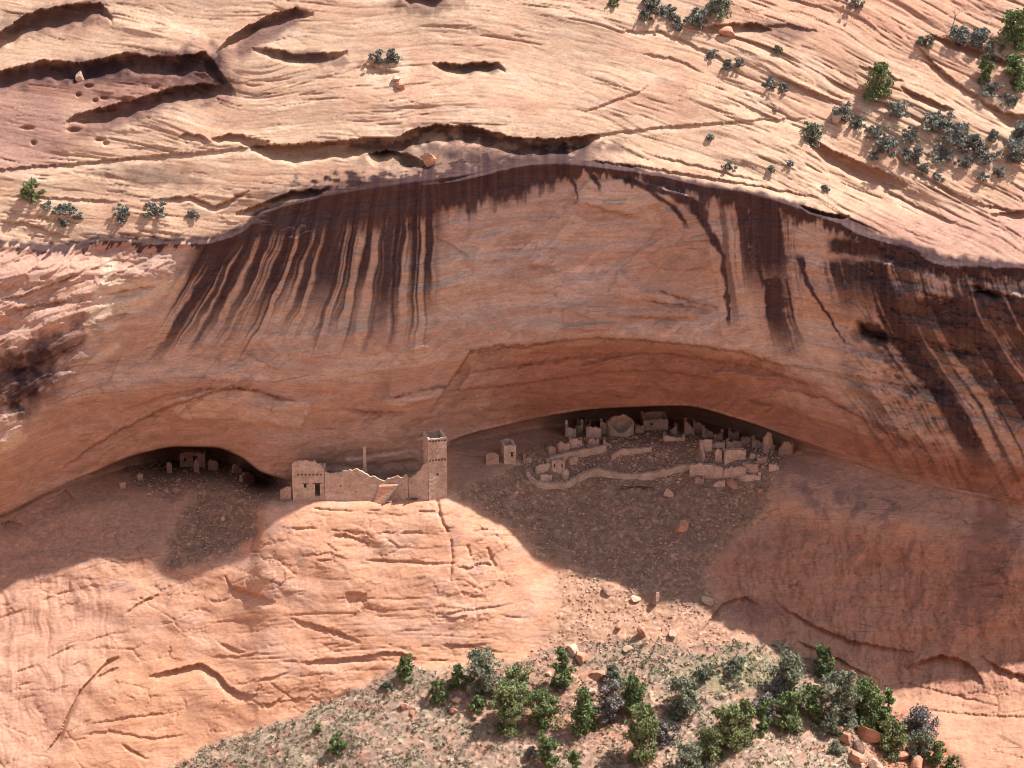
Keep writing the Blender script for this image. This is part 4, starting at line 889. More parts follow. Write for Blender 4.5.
W_ = [  # u0, u1, v, height, material, label
 (577.5, 586, 426, 1.25, MASON_PALE, 'small pale square wall high up under the roof left of the round room'),
 (566, 575, 437, 2.5, MASON, 'tall ragged wall at the upper left of the terraces, under the roof'),
 (575, 582, 433, 1.7, MASON, 'wall standing just below the small pale square wall'),
 (587, 600, 438, 1.6, MASON, 'broad wall left of the round room with darkness behind it'),
 (601, 607.5, 434, 2.5, MASON, 'narrow tall pier touching the left side of the round room'),
 (547, 557, 455, 1.5, MASON_DARK, 'sooty wall at the left end of the upper retaining wall'),
 (558, 569, 453, 1.9, MASON_DARK, 'sooty tall wall above the middle of the upper retaining wall'),
 (570, 581, 447, 1.2, MASON, 'knee-high wall above the upper retaining wall, below the broad wall'),
 (586, 598, 445, 1.1, MASON_DARK, 'low sooty wall between the broad wall and the upper retaining wall'),
 (685, 693, 434, 2.5, MASON_DARK, 'upright pier under the cave roof at the right end of the dark gap'),
 (694, 701, 433, 1.7, MASON_DARK, 'lower pier just right of the upright pier at the dark gap'),
 (705, 724, 448, 1.1, MASON, 'low wall running level above the corner wall in the right group'),
 (727, 741, 449, 1.2, MASON_DARK, 'low wall behind the pale-fronted room of the right group'),
 (753, 763.5, 448, 1.7, MASON, 'broken wall on the slope, left of the tall notched wall at far right'),
 (777, 792, 454, 2.3, MASON_DARK, 'big dark wall block at the right end of the cave, touching the roof'),
 (744, 757, 471, 1.4, MASON_DARK, 'dark wall below and right of the pale-fronted room'),
 (740, 760, 479, .8, MASON, 'lowest crumbling wall of the right group, near the boulders'),
 (767, 778, 470, 1.0, MASON, 'low isolated wall on the slope below the big dark wall block'),
]
W_ += [
 (524, 531, 462, .9, MASON_DARK, 'faint low wall on the slope between the slit-window house and the bend'),
 (569, 577, 463.5, 1.0, MASON, 'low wall touching the right of the small two-window house on the terrace fill'),
 (583, 590, 430, 1.5, MASON_DARK, 'sooty wall beside the dark opening under the roof'),
 (604, 613, 446, .9, MASON_DARK, 'low sooty wall below the narrow tall pier'),
 (636, 643, 433, 1.4, MASON_DARK, 'sooty wall filling the gap right of the round room'),
 (669, 676, 434, 1.2, MASON_DARK, 'low sooty wall right of the pale flat-topped house'),
 (664, 684, 441, .9, MASON, 'long low pale wall in front of the dark gap'),
 (703, 712, 437, 1.6, MASON_DARK, 'sooty wall under the roof above the corner wall'),
 (714, 722, 440, 1.3, MASON_DARK, 'sooty wall with rubble at its foot, between two low walls'),
 (729, 738, 439, 1.5, MASON_DARK, 'sooty ragged wall under the roof right of centre in the right group'),
 (742, 751, 446, 1.3, MASON_DARK, 'dark wall stub just right of the low wall behind the pale-fronted room'),
 (748, 757, 459, 1.4, MASON, 'wall stub at the right end of the pale-fronted room'),
 (758, 766, 463, 1.1, MASON_DARK, 'dark low wall below the tall notched wall'),
 (695, 703, 483, .8, MASON_DARK, 'short low wall under the left end of the thick retaining wall'),
 (712, 724, 486, .7, MASON, 'broken footing below the middle of the thick retaining wall'),
]
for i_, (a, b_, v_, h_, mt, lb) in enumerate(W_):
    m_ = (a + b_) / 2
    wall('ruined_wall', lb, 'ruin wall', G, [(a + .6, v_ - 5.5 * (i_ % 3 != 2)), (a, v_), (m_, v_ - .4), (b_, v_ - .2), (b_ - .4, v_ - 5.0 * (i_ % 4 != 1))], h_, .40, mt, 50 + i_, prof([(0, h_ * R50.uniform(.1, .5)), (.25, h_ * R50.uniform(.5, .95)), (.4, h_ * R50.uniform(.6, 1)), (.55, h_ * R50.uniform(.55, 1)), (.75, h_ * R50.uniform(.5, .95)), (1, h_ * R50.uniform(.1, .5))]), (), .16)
wall('ruined_wall', 'corner wall in an L shape, left of the pale-fronted room', 'ruin wall', G, [(712, 451), (705, 452), (700, 452.5), (702, 458), (704, 462)], 1.9, .35, MASON, 80, prof([(0, 1.7), (.5, 1.8), (1, .8)]))
room('ruined_room', 'pale-fronted roofless room in the middle of the right group', 'ruin', G, 724, 746, 460, 1.5, 1.9, math.radians(4), 1.2, 1.0, [], MASON, 82)
wall('ruined_wall', 'short wall end facing front, just left of the pale-fronted room', 'ruin wall', G, [(715, 461), (722, 459)], 1.7, .5, MASON, 83)
wall('retaining_wall', 'thick level retaining wall under the right group of ruins', 'retaining wall', RET, [(690, 474), (700, 475), (712, 475.5), (723, 476)], 1.7, .6, MASON, 84, None, (), .1)
wall('retaining_wall', 'broken retaining wall continuing right under the pale-fronted room', 'retaining wall', RET, [(723.5, 476), (734, 475), (746, 474)], 1.2, .5, MASON, 85, None, (), .2)
wall('ruined_wall', 'tall notched wall at far right under the sloping roof', 'ruin wall', G, [(763, 453), (768, 452), (774, 450)], 2.6, .45, MASON, 86, prof([(0, 2.1), (.35, 2.9), (.6, 2.7), (.62, 1.2), (1, .9)]))
# ---- the small cave at left
G2 = 'ruined walls in the small left cave'
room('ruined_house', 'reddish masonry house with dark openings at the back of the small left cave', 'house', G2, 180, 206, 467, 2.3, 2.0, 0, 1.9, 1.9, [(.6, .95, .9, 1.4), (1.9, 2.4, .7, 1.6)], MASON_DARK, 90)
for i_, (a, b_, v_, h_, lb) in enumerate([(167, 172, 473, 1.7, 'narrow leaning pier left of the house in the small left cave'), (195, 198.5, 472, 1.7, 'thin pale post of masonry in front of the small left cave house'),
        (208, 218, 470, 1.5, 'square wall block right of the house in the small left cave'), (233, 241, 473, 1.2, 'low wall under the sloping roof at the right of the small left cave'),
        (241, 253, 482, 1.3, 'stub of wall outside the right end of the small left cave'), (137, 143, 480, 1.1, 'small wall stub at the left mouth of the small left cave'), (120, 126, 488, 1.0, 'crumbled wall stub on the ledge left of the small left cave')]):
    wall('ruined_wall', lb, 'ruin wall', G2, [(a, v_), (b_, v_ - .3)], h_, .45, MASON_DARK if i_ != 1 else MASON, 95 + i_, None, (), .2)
# ------------------------------------------------------------------ boulders and loose stones
def rock(seed, sx, sy, sz, sub=2):
    R = random.Random(seed)
    bm = bmesh.new(); bmesh.ops.create_icosphere(bm, subdivisions=sub, radius=1)
    pl = [(Vector((R.gauss(0, 1), R.gauss(0, 1), R.gauss(0, .8))).normalized(), R.uniform(.42, .78)) for _ in range(14)]
    for v in bm.verts:
        for n_, d_ in pl:
            e = v.co.dot(n_) - d_
            if e > 0: v.co -= n_ * e
        v.co += Vector((R.uniform(-.015, .015), R.uniform(-.015, .015), R.uniform(-.015, .015)))
        v.co.x *= sx; v.co.y *= sy; v.co.z *= sz
    V = [v.co.copy() for v in bm.verts]; F = [tuple(v.index for v in f.verts) for f in bm.faces]
    bm.free()
    return V, F
GB = 'boulders and blocks lying on the slopes'
BOULD = [  # u, v, width, height in survey units, material, tilt, label
 (668, 496, 11, 8, STONE_PALE, .3, 'pale angular boulder alone on the grey rubble below the long retaining wall'),
 (681, 530, 8, 13, STONE_RED, .8, 'upright reddish block in the lower middle of the shaded rubble'),
 (731, 484, 18, 5, STONE_RED, .1, 'flat pinkish slab below the right group of ruins'),
 (700, 475, 9, 4, STONE_PALE, .1, 'small flat stone at the foot of the thick retaining wall'),
 (634, 600, 11, 5, STONE_PALE, .1, 'flat pale boulder highest on the sunlit sandy slope'),
 (619, 628, 10, 4, STONE_RED, .1, 'low red slab in the middle of the sandy slope'),
 (606, 594, 5, 9, STONE_DARK, .7, 'dark upright shard just left of the highest pale boulder on sand'),
 (655, 604, 5, 15, STONE_DARK, .2, 'tall thin dark fin of rock standing in the sandy slope'),
 (641, 636, 6, 13, STONE_RED, .4, 'thin reddish fin of rock lower on the sandy slope'),
 (672, 636, 7, 9, STONE_PALE, .6, 'pale tilted block at the right of the sandy slope'),
 (708, 603, 14, 6, STONE_PALE, .2, 'long pale slab at the shadow edge of the sandy slope'),
 (627, 651, 8, 6, STONE_PALE, .3, 'pale block at the foot of the sandy slope above the grey bush'),
 (581, 660, 13, 10, STONE_RED, .4, 'cracked red-brown block right of the conical juniper'),
 (574, 652, 14, 8, STONE_PALE, .3, 'pale broken block above right of the conical juniper'),
 (598, 677, 14, 9, STONE_RED, .5, 'large red block leaning above the grey dead bush'),
 (594, 692, 10, 5, STONE_PALE, .2, 'pale flat stone left of the grey dead bush'),
 (549, 675, 6, 5, STONE_PALE, .2, 'small pale stone at the lower left of the conical juniper'),
 (457, 702, 8, 5, STONE_PALE, .1, 'pale flat stone between the two small junipers on the scree'),
 (405, 708, 9, 6, STONE_RED, .3, 'small red block on the open left scree'),
 (412, 714, 6, 4, STONE_RED, .3, 'smaller red stone touching the lower right of the red scree block'),
 (452, 712, 9, 5, STONE_RED, .1, 'flat orange stone below the pale flat stone on the scree'),
 (868, 738, 20, 15, STONE_RED, .3, 'big split boulder with pale top at the lower right, among the junipers'),
 (846, 742, 13, 12, STONE_RED, .5, 'tilted red slab left of the big split boulder'),
 (858, 750, 11, 12, STONE_DARK, .4, 'grey-brown block wedged below the big split boulder'),
 (855, 762, 16, 14, STONE_RED, .3, 'pinkish block at the bottom below the tilted red slab'),
 (838, 733, 12, 11, STONE_RED, .3, 'red block at the top of the slab pile, left of the big split boulder'),
 (874, 772, 14, 14, STONE_PALE, .3, 'pale pink block at the bottom edge below the big split boulder'),
 (916, 772, 12, 18, STONE_RED, .5, 'tall red pinnacle block at the bottom right edge'),
 (900, 758, 12, 9, STONE_RED, .4, 'red stone between the olive bush and the red pinnacle block'),
 (837, 118, 14, 12, STONE_PALE, .1, 'rounded yellowish boulder beside a grey shrub on the upper right bench'),
 (776, 109, 6, 4, STONE_DARK, .1, 'small dark stone alone on the bare upper slope'),
 (429, 164, 10, 12, STONE_RED, .3, 'reddish angular block wedged under the ledge above the alcove lip'),
 (80, 80, 9, 9, STONE_PALE, .3, 'pale block stuck under the long overhang at upper left'),
 (400, 88, 10, 8, STONE_RED, .4, 'reddish broken block below the twin bushes on the upper slope'),
 (396, 80, 12, 5, STONE_PALE, .2, 'flat block just under the twin bushes on the upper slope'),
 (727, 36, 14, 9, STONE_RED, .1, 'squared ledge block at the top right of centre below shrubs'),
 (224, 521, 5, 5, STONE_PALE, .2, 'whitish stone in the grey rubble chute below the small left cave'),
 (760, 492, 8, 5, STONE_RED, .2, 'red stone right of the flat pinkish slab below the ruins'),
 (642, 523, 6, 5, STONE_DARK, .3, 'dark stone in the shaded rubble left of the upright reddish block'),
 (516, 495, 7, 5, STONE_PALE, .2, 'pale stone at the left edge of the shaded rubble'),
]
BASE_ROCKS = {}
for i_, (u, v, w_, h_, mt, tl, lb) in enumerate(BOULD):
    p = foot_at(u, v)
    sx, sz = w_ * MPX / 2, max(h_ * MPX / 2, .25)
    V, F = rock(300 + i_, sx * 1.45, (sx + sz) * .7, sz * 1.5, 3 if w_ > 10 else 2)
    o = mesh_obj('boulder', V, F, mt); o.location = p + Vector((0, 0, sz * .55)); o.rotation_euler = (tl * .5, tl * (1 if i_ % 2 else -1), i_ * .9)
    tag(o, lb, 'boulder', GB)

# ------------------------------------------------------------------ plants
def leafmat(name, stops):
    m, nt, b = new_mat(name)
    at_ = nt.nodes.new('ShaderNodeAttribute'); at_.attribute_name = 'tint'
    nt.links.new(ramp(nt, at_.outputs['Fac'], stops), b.inputs['Base Color'])
    b.inputs['Roughness'].default_value = .8
    return m
LEAF = {
 'dark': leafmat('juniper_green', [(0, (.045, .072, .028)), (.5, (.135, .185, .072)), (1, (.25, .30, .135))]),
 'olive': leafmat('pinyon_green', [(0, (.072, .088, .034)), (.5, (.17, .20, .085)), (1, (.28, .31, .15))]),
 'sage': leafmat('grey_green_leaf', [(0, (.09, .105, .065)), (.5, (.19, .21, .14)), (1, (.30, .315, .225))]),
 'grey': leafmat('grey_twig', [(0, (.09, .078, .072)), (.5, (.19, .172, .16)), (1, (.31, .285, .265))]),
 'blue': leafmat('blue_grey_leaf', [(0, (.11, .112, .092)), (.5, (.205, .21, .175)), (1, (.31, .315, .27))]),
 'yellow': leafmat('yellow_green_leaf', [(0, (.07, .07, .02)), (.5, (.15, .15, .05)), (1, (.22, .215, .09))]),
}
BARK = plain('juniper_bark', [(.3, (.07, .05, .042)), (.7, (.17, .13, .11))], 6, .5, .04)
DEADWOOD = plain('grey_dead_wood', [(.3, (.10, .085, .08)), (.7, (.22, .20, .19))], 6, .5, .04)
def leaves(name, centres, rads, size, per, mat, parent, seed, flat=.8):
    """a crown of small leaf sprays gathered round many clump centres"""
    R = np.random.RandomState(seed)
    cs = np.repeat(np.asarray(centres), per, 0); rr = np.repeat(np.asarray(rads), per)
    n = len(cs)
    d_ = R.normal(size=(n, 3)); d_ /= np.linalg.norm(d_, axis=1, keepdims=True)
    d_ *= (R.rand(n, 1) ** .6) * 1.2
    c_ = cs + d_ * rr[:, None] * np.array([1, 1, flat])
    a = R.normal(size=(n, 3)) + np.array([0, 0, .5]); a /= np.linalg.norm(a, axis=1, keepdims=True)
    b_ = np.cross(a, R.normal(size=(n, 3))); b_ /= np.linalg.norm(b_, axis=1, keepdims=True)
    s = size * R.uniform(.45, 1.6, (n, 1))
    q = np.stack([c_ - a * s * .6, c_ + b_ * s * .32, c_ + a * s * .75, c_ - b_ * s * .32], 1).reshape(-1, 3)
    me = bpy.data.meshes.new(name)
    me.vertices.add(4 * n); me.vertices.foreach_set('co', q.astype(np.float32).ravel())
    me.loops.add(4 * n); me.loops.foreach_set('vertex_index', np.arange(4 * n, dtype=np.int32))
    me.polygons.add(n); me.polygons.foreach_set('loop_start', np.arange(0, 4 * n, 4, dtype=np.int32))
    t = np.clip(np.repeat(R.rand(len(centres)), per) * .55 + R.rand(n) * .45, 0, 1)
    at_ = me.attributes.new('tint', 'FLOAT', 'POINT'); at_.data.foreach_set('value', np.repeat(t, 4).astype(np.float32))
    me.update(calc_edges=True); me.materials.append(mat)
    o = bpy.data.objects.new(name, me); COL.objects.link(o)
    if parent: o.parent = parent
    return o
def tree(name, label, cat, group, u, v, hpx, wpx, kind, form='round', seed=0, bare=.0):
    R = random.Random(seed)
    sc = (DIST + float(samp(D, u, v))) / DIST
    h, w = hpx * MPX * sc * 1.04, wpx * MPX * sc * .87
    root = empty(name, foot_at(u, v) - Vector((0, 0, .08)), R.uniform(0, 6.28), label, cat, group)
    cen, rad = [], []
    n = int(max(14, min(130, 12 + h * w * 4)))
    def env(z):
        if form == 'cone': return min(1.0, (1 - z) ** .6 * 1.05 + .08) * (.72 + .28 * min(1, z / .2))
        if form == 'bush': return math.sqrt(max(0, 1 - (z * .95) ** 2)) + .05
        return math.sqrt(max(0, 1 - ((z - .42) / .60) ** 2)) + .08
    nl = R.randint(5, 8) if form != 'cone' else R.randint(6, 9)
    lobes = []
    for k_ in range(nl):                         # the crown is a handful of uneven lobes, with gaps between them
        z = (k_ + R.uniform(.2, .8)) / nl * .92 + .02; a = k_ * 2.4 + R.uniform(-.5, .5)
        r = w / 2 * env(z) * R.uniform(.25, .62)
        lobes.append((math.cos(a) * r, math.sin(a) * r, z * h * (1 if form != 'bush' else .8), w / 2 * env(z) * R.uniform(.55, .82) + .12))
    for k_ in range(n):
        lx_, ly_, lz_, lr_ = lobes[k_ % nl]
        d_ = Vector((R.gauss(0, 1), R.gauss(0, 1), R.gauss(0, .9))).normalized() * (R.random() ** .4) * lr_
        rc_ = max(.20, min(.6, .15 * min(h, w) * R.uniform(.7, 1.35)))
        cen.append((lx_ + d_.x, ly_ + d_.y, min(h - rc_ * .5, max(.12, lz_ + d_.z * 1.1)))); rad.append(rc_)
    parts = []
    tr = max(.07, .028 * h + .03)
    lean = (R.uniform(-.1, .1) * h, R.uniform(-.1, .1) * h)
    stem = [(0, 0, -.35), (lean[0] * .2, lean[1] * .2, h * .25), (lean[0] * .6, lean[1] * .6, h * .55), (lean[0], lean[1], h * .86)]
    parts.append(tube(stem, [tr * 1.35, tr, tr * .6, tr * .2], 7))
    for c_ in cen[::3 if h > 2.5 else 4]:
        z0 = max(.05, min(h * .6, c_[2] * .5)); f_ = z0 / h
        s_ = Vector((lean[0] * f_, lean[1] * f_, z0)); e_ = Vector(c_)
        parts.append(tube([s_, s_.lerp(e_, .5) + Vector((0, 0, .1 * h * R.uniform(-.3, .5))), e_], [tr * .45, tr * .28, tr * .08], 5))
    V, F = merge(parts)
    mesh_obj('trunk', V, F, DEADWOOD if kind == 'grey' or bare else BARK, root)
    if bare < 1:
        keep = [i for i in range(n) if R.random() > bare]
        leaves('crown', [cen[i] for i in keep], [rad[i] for i in keep], .23 if h > 2 else .18, 60 if h > 2.2 else 80, LEAF[kind], root, seed + 7)
    return root
def dead_tree(name, label, cat, u, v, hpx, seed):
    R = random.Random(seed)
    root = empty(name, foot_at(u, v) - Vector((0, 0, .1)), 0, label, cat)
    h = hpx * MPX
    def grow(p, d_, ln, r, lv):
        q = p + d_ * ln * .5 + Vector((R.uniform(-.1, .1), R.uniform(-.1, .1), 0)) * ln
        e = p + d_ * ln
        out = [tube([p, q, e], [r, r * .8, r * .5], 5)]
        if lv:
            for _ in range(3):
                out += grow(e if R.random() < .6 else q, (d_ + Vector((R.uniform(-.9, .9), R.uniform(-.9, .9), R.uniform(-.1, .6)))).normalized(), ln * .62, r * .5, lv - 1)
        return out
    V, F = merge(grow(Vector((0, 0, -.2)), Vector((.15, 0, 1)).normalized(), h * .5, .13, 0))
    mesh_obj('trunk', V, F, DEADWOOD, root)
    V, F = merge(grow(Vector((.07 * h, 0, h * .4)), Vector((.2, 0, 1)).normalized(), h * .28, .08, 3))
    mesh_obj('branches', V, F, DEADWOOD, root)
GT = 'junipers and bushes on the scree at the cliff foot'
TREES = [
 (406, 679, 23, 16, 'dark', 'round', 'small round dark juniper at the very foot of the orange cliff, left of the grove'),
 (437, 701, 21, 16, 'dark', 'round', 'small oval dark juniper alone on the scree below the round one by the cliff'),
 (458, 687, 24, 16, 'dark', 'cone', 'short dark juniper leaning on the left side of the greyish green tree'),
 (482, 694, 44, 32, 'sage', 'round', 'tall greyish green tree with grey twigs showing, left in the grove'),
 (478, 710, 17, 18, 'dark', 'bush', 'low dark bush just below the greyish green tree'),
 (518, 702, 34, 30, 'olive', 'round', 'bushy juniper directly behind the broad yellow-green one'),
 (509, 727, 44, 40, 'olive', 'round', 'broad yellow-green juniper with red shade at its foot, left centre of the grove'),
 (543, 727, 36, 30, 'dark', 'round', 'compact dark green juniper right of the broad yellow-green one'),
 (561, 687, 40, 22, 'dark', 'cone', 'dense dark conical juniper standing among red blocks at the cliff foot'),
 (583, 732, 46, 31, 'dark', 'cone', 'full dark juniper with a pointed top, left of the grey dead bush'),
 (611, 720, 40, 28, 'grey', 'round', 'grey leafless dead bush in the middle of the grove'),
 (616, 686, 22, 20, 'sage', 'round', 'sage green bush directly above the grey dead bush'),
 (634, 714, 38, 26, 'dark', 'round', 'dark upright juniper just right of the grey dead bush'),
 (649, 732, 28, 20, 'dark', 'cone', 'dark juniper between the upright one and the big yellow-green ball'),
 (641, 762, 56, 36, 'olive', 'round', 'big rounded yellow-green juniper in front, centre of the scree'),
 (684, 713, 34, 30, 'sage', 'round', 'pale olive bush alone right of the grove in the dry grass'),
 (547, 763, 30, 21, 'dark', 'round', 'small juniper with a bare dark foot near the bottom edge'),
 (574, 774, 26, 15, 'dark', 'cone', 'little conical juniper at the bottom edge, below the compact one'),
 (337, 753, 20, 14, 'dark', 'round', 'small dark juniper farthest left on the open scree'),
 (318, 732, 9, 8, 'dark', 'bush', 'tiny dark bush highest on the left of the open scree'),
 (690, 768, 30, 30, 'sage', 'bush', 'grey-green bush at the bottom edge, start of the row along the bank'),
 (710, 760, 32, 28, 'olive', 'round', 'low olive tree second along the bank from the bottom edge'),
 (727, 748, 44, 32, 'olive', 'round', 'wide olive tree third along the bank'),
 (746, 741, 46, 22, 'olive', 'cone', 'tall narrow olive tree fourth along the bank'),
 (763, 733, 36, 15, 'dark', 'cone', 'slim pointed green tree with a thin stem, fifth along the bank'),
 (765, 716, 26, 26, 'grey', 'bush', 'pale grey bush behind the slim pointed green tree'),
 (787, 730, 40, 28, 'dark', 'round', 'rounded bright green tree at the right end of the bank row'),
 (789, 704, 52, 34, 'sage', 'round', 'tall silvery green tree with pale dead branches'),
 (776, 700, 24, 20, 'grey', 'round', 'small grey bush at the left foot of the tall silvery green tree'),
 (823, 677, 34, 20, 'dark', 'round', 'bright dark juniper against the red shaded wall, highest at right'),
 (813, 716, 30, 26, 'dark', 'round', 'dark green bush between the tall silvery tree and the spreading pale tree'),
 (840, 726, 58, 36, 'sage', 'round', 'spreading pale blue-green tree with whitish trunk, right of centre'),
 (828, 734, 26, 22, 'sage', 'bush', 'low pale bush at the foot of the spreading pale blue-green tree'),
 (866, 724, 44, 36, 'dark', 'round', 'wide dark tree right of the spreading pale blue-green tree'),
 (888, 712, 24, 14, 'dark', 'cone', 'thin dark branch-like tree sticking out right of the wide dark tree'),
 (882, 732, 26, 24, 'dark', 'bush', 'dark bush above the olive bush at lower right'),
 (892, 754, 36, 28, 'olive', 'round', 'olive bush right of the big split boulder'),
 (919, 734, 30, 36, 'grey', 'bush', 'pale grey-green airy bush against the bare rock at lower right'),
 (921, 758, 28, 24, 'sage', 'round', 'sage bush right of the olive bush near the bottom'),
 (936, 766, 26, 18, 'dark', 'round', 'dark bush at the lower right above the pinnacle block'),
 (950, 772, 18, 12, 'dark', 'round', 'last small green bush at the bottom right of the scree'),
 (836, 753, 13, 14, 'sage', 'bush', 'small sage tuft on the bank below the slab pile'),
 (664, 742, 20, 24, 'grey', 'bush', 'low grey bush right of the big rounded yellow-green juniper'),
 (530, 756, 12, 14, 'grey', 'bush', 'low ash-grey tuft left of the small juniper with a bare foot'),
 (735, 672, 16, 30, 'sage', 'bush', 'wide low sage bush at the foot of the sandy slope, far right of the grass'),
 (706, 678, 12, 28, 'sage', 'bush', 'low spreading sage bush at the left of the green grass patch'),
 (388, 688, 8, 14, 'sage', 'bush', 'low tuft at the cliff foot just left of the small round juniper'),
]
for i_, (u, v, h_, w_, kd, fm, lb) in enumerate(TREES):
    big = h_ >= 20
    tree('juniper_tree' if big and kd in ('dark', 'olive') else 'bush', lb, 'tree' if big and kd in ('dark', 'olive') else 'bush', GT, u, v, h_, w_, kd, fm, 500 + i_, .0 if kd != 'grey' else .25)
GS = 'shrubs growing on the bare sandstone above the alcove'
SHR = [
 (30, 202, 21, 20, 'olive', 'round', 'round green shrub at the far left of the sandstone shelf'),
 (48, 208, 8, 15, 'blue', 'bush', 'low grey shrub touching the right of the round green shrub'),
 (58, 212, 8, 11, 'blue', 'bush', 'small grey shrub second to the right of the round green shrub'),
 (70, 213, 11, 17, 'blue', 'bush', 'larger low grey shrub third to the right of the round green shrub'),
 (78, 218, 6, 8, 'blue', 'bush', 'tiny grey shrub below the larger low grey one on the left shelf'),
 (63, 225, 7, 11, 'blue', 'bush', 'little dark shrub lowest on the far left shelf'),
 (122, 214, 12, 16, 'blue', 'bush', 'grey shrub in the middle of the left shelf above a crack'),
 (123, 222, 9, 9, 'blue', 'bush', 'small grey shrub hanging just under the middle one of the left shelf'),
 (155, 215, 14, 25, 'blue', 'bush', 'widest blue-grey shrub on the left shelf'),
 (193, 217, 7, 12, 'blue', 'bush', 'single small shrub right of the widest one on the left shelf'),
 (377, 62, 13, 15, 'blue', 'round', 'left one of the twin bushes on the bare upper slope'),
 (394, 62, 14, 15, 'blue', 'round', 'right one of the twin bushes on the bare upper slope'),
 (614, 5, 8, 12, 'olive', 'bush', 'small green shrub at the very top edge, centre right'),
 (652, 12, 18, 20, 'blue', 'round', 'grey shrub at the top edge, left end of the ledge-top cluster'),
 (669, 18, 15, 18, 'blue', 'bush', 'second shrub of the ledge-top cluster at the top edge'),
 (678, 30, 15, 10, 'blue', 'round', 'narrow shrub hanging below the ledge-top cluster'),
 (697, 27, 20, 19, 'blue', 'round', 'dark grey shrub beside the squared ledge block'),
 (721, 16, 20, 26, 'sage', 'round', 'greener shrub on top of the squared ledge block'),
 (647, 19, 12, 14, 'blue', 'bush', 'low shrub under the left end of the ledge-top cluster'),
 (712, 57, 8, 13, 'blue', 'bush', 'small grey shrub highest along the slanting crack'),
 (728, 68, 10, 12, 'blue', 'bush', 'small grey shrub second down along the slanting crack'),
 (740, 66, 9, 10, 'blue', 'bush', 'small shrub just right of the second one along the slanting crack'),
 (771, 86, 10, 18, 'blue', 'bush', 'wider grey shrub lowest along the slanting crack'),
 (784, 90, 8, 12, 'blue', 'bush', 'little shrub joined to the right of the wider one on the slanting crack'),
 (776, 52, 7, 14, 'sage', 'bush', 'thin pale shrub below the brown streaked overhang'),
 (710, 139, 5, 5, 'blue', 'bush', 'dot-like shrub alone on the smooth slope above the alcove'),
 (729, 169, 9, 12, 'blue', 'bush', 'lone dark shrub near the alcove lip, right of centre'),
 (771, 170, 6, 8, 'blue', 'bush', 'small shrub right of the lone dark one near the lip'),
 (789, 165, 5, 7, 'blue', 'bush', 'tiny shrub farther right and above near the lip'),
 (825, 190, 6, 5, 'blue', 'bush', 'tiny upright shrub nearest the lip at right'),
 (856, 6, 8, 22, 'blue', 'bush', 'grey shrub at the top edge, right part'),
 (926, 46, 12, 19, 'sage', 'bush', 'round sage shrub on the tip of the upper right ledge'),
 (960, 40, 18, 24, 'blue', 'bush', 'grey shrub around the foot of the dead tree'),
 (978, 46, 20, 30, 'blue', 'bush', 'big grey shrub right of the dead tree on the upper ledge'),
 (992, 58, 16, 22, 'blue', 'bush', 'dark grey shrub at the lower right end of the upper ledge mass'),
 (984, 84, 28, 17, 'olive', 'cone', 'upright green shrub below the upper ledge at right'),
 (990, 94, 16, 22, 'blue', 'bush', 'grey shrub at the foot of the upright green shrub'),
 (1016, 48, 36, 32, 'dark', 'round', 'large dark shrub against the right edge, uppermost'),
 (1016, 88, 30, 26, 'dark', 'round', 'dark green shrub against the right edge, below the uppermost one'),
 (1010, 104, 12, 16, 'blue', 'bush', 'grey shrub under the dark green one at the right edge'),
 (877, 98, 32, 30, 'olive', 'round', 'conspicuous bright green bush in the middle of the right slope'),
 (842, 120, 18, 28, 'blue', 'bush', 'grey shrub behind the rounded yellowish boulder'),
 (812, 144, 20, 19, 'sage', 'round', 'dark sage shrub at the tip of the bench, leftmost there'),
 (858, 127, 12, 18, 'blue', 'bush', 'grey shrub right of the rounded yellowish boulder'),
 (900, 116, 16, 28, 'blue', 'bush', 'long grey shrub below the bright green bush'),
 (876, 137, 14, 22, 'blue', 'bush', 'grey shrub left in the row on the middle bench'),
 (888, 153, 18, 26, 'blue', 'bush', 'broad grey shrub at the front of the middle bench'),
 (911, 140, 15, 18, 'blue', 'bush', 'grey shrub in the middle of the bench between two broad masses'),
 (913, 162, 17, 22, 'blue', 'bush', 'rounded grey shrub low on the middle bench'),
 (922, 172, 10, 12, 'blue', 'bush', 'small grey shrub just below the rounded low one on the middle bench'),
 (875, 159, 8, 14, 'blue', 'bush', 'little shrub at the edge of the shaded rock face'),
 (938, 128, 18, 28, 'blue', 'bush', 'blue-grey shrub at the upper left of the big mass on the right bench'),
 (955, 142, 22, 32, 'blue', 'bush', 'broad blue-grey shrub at the centre of the big mass on the right bench'),
 (940, 160, 16, 26, 'blue', 'bush', 'grey shrub at the lower left of the big mass on the right bench'),
 (974, 150, 18, 24, 'blue', 'bush', 'grey shrub at the right of the big mass on the right bench'),
 (984, 162, 15, 22, 'blue', 'bush', 'dark grey shrub at the lower right end of the big mass'),
 (966, 166, 12, 18, 'blue', 'bush', 'low shrub below the big mass on the right bench'),
 (992, 139, 11, 14, 'blue', 'bush', 'separate grey shrub between the big mass and the right edge'),
 (1014, 162, 24, 24, 'blue', 'round', 'large grey shrub at the right edge, lower bench'),
 (1021, 138, 18, 18, 'blue', 'round', 'grey shrub cut by the right edge above the lower bench'),
 (937, 179, 8, 10, 'blue', 'bush', 'tiny shrub below the rounded low one, on a slanting ledge'),
 (982, 180, 8, 11, 'blue', 'bush', 'tiny sage shrub lowest on the right bench'),
 (998, 176, 10, 13, 'blue', 'bush', 'small shrub right of the lowest tiny one on the right bench'),
]
for i_, (u, v, h_, w_, kd, fm, lb) in enumerate(SHR):
    tree('shrub', lb, 'shrub', GS, u, v, h_ * (.85 if kd == 'blue' else 1), w_ * (1.15 if kd == 'blue' else 1), kd, fm, 700 + i_)
dead_tree('dead_tree', 'bare grey dead tree rising from the shrubs on the upper right ledge', 'tree', 951, 34, 26, 31)
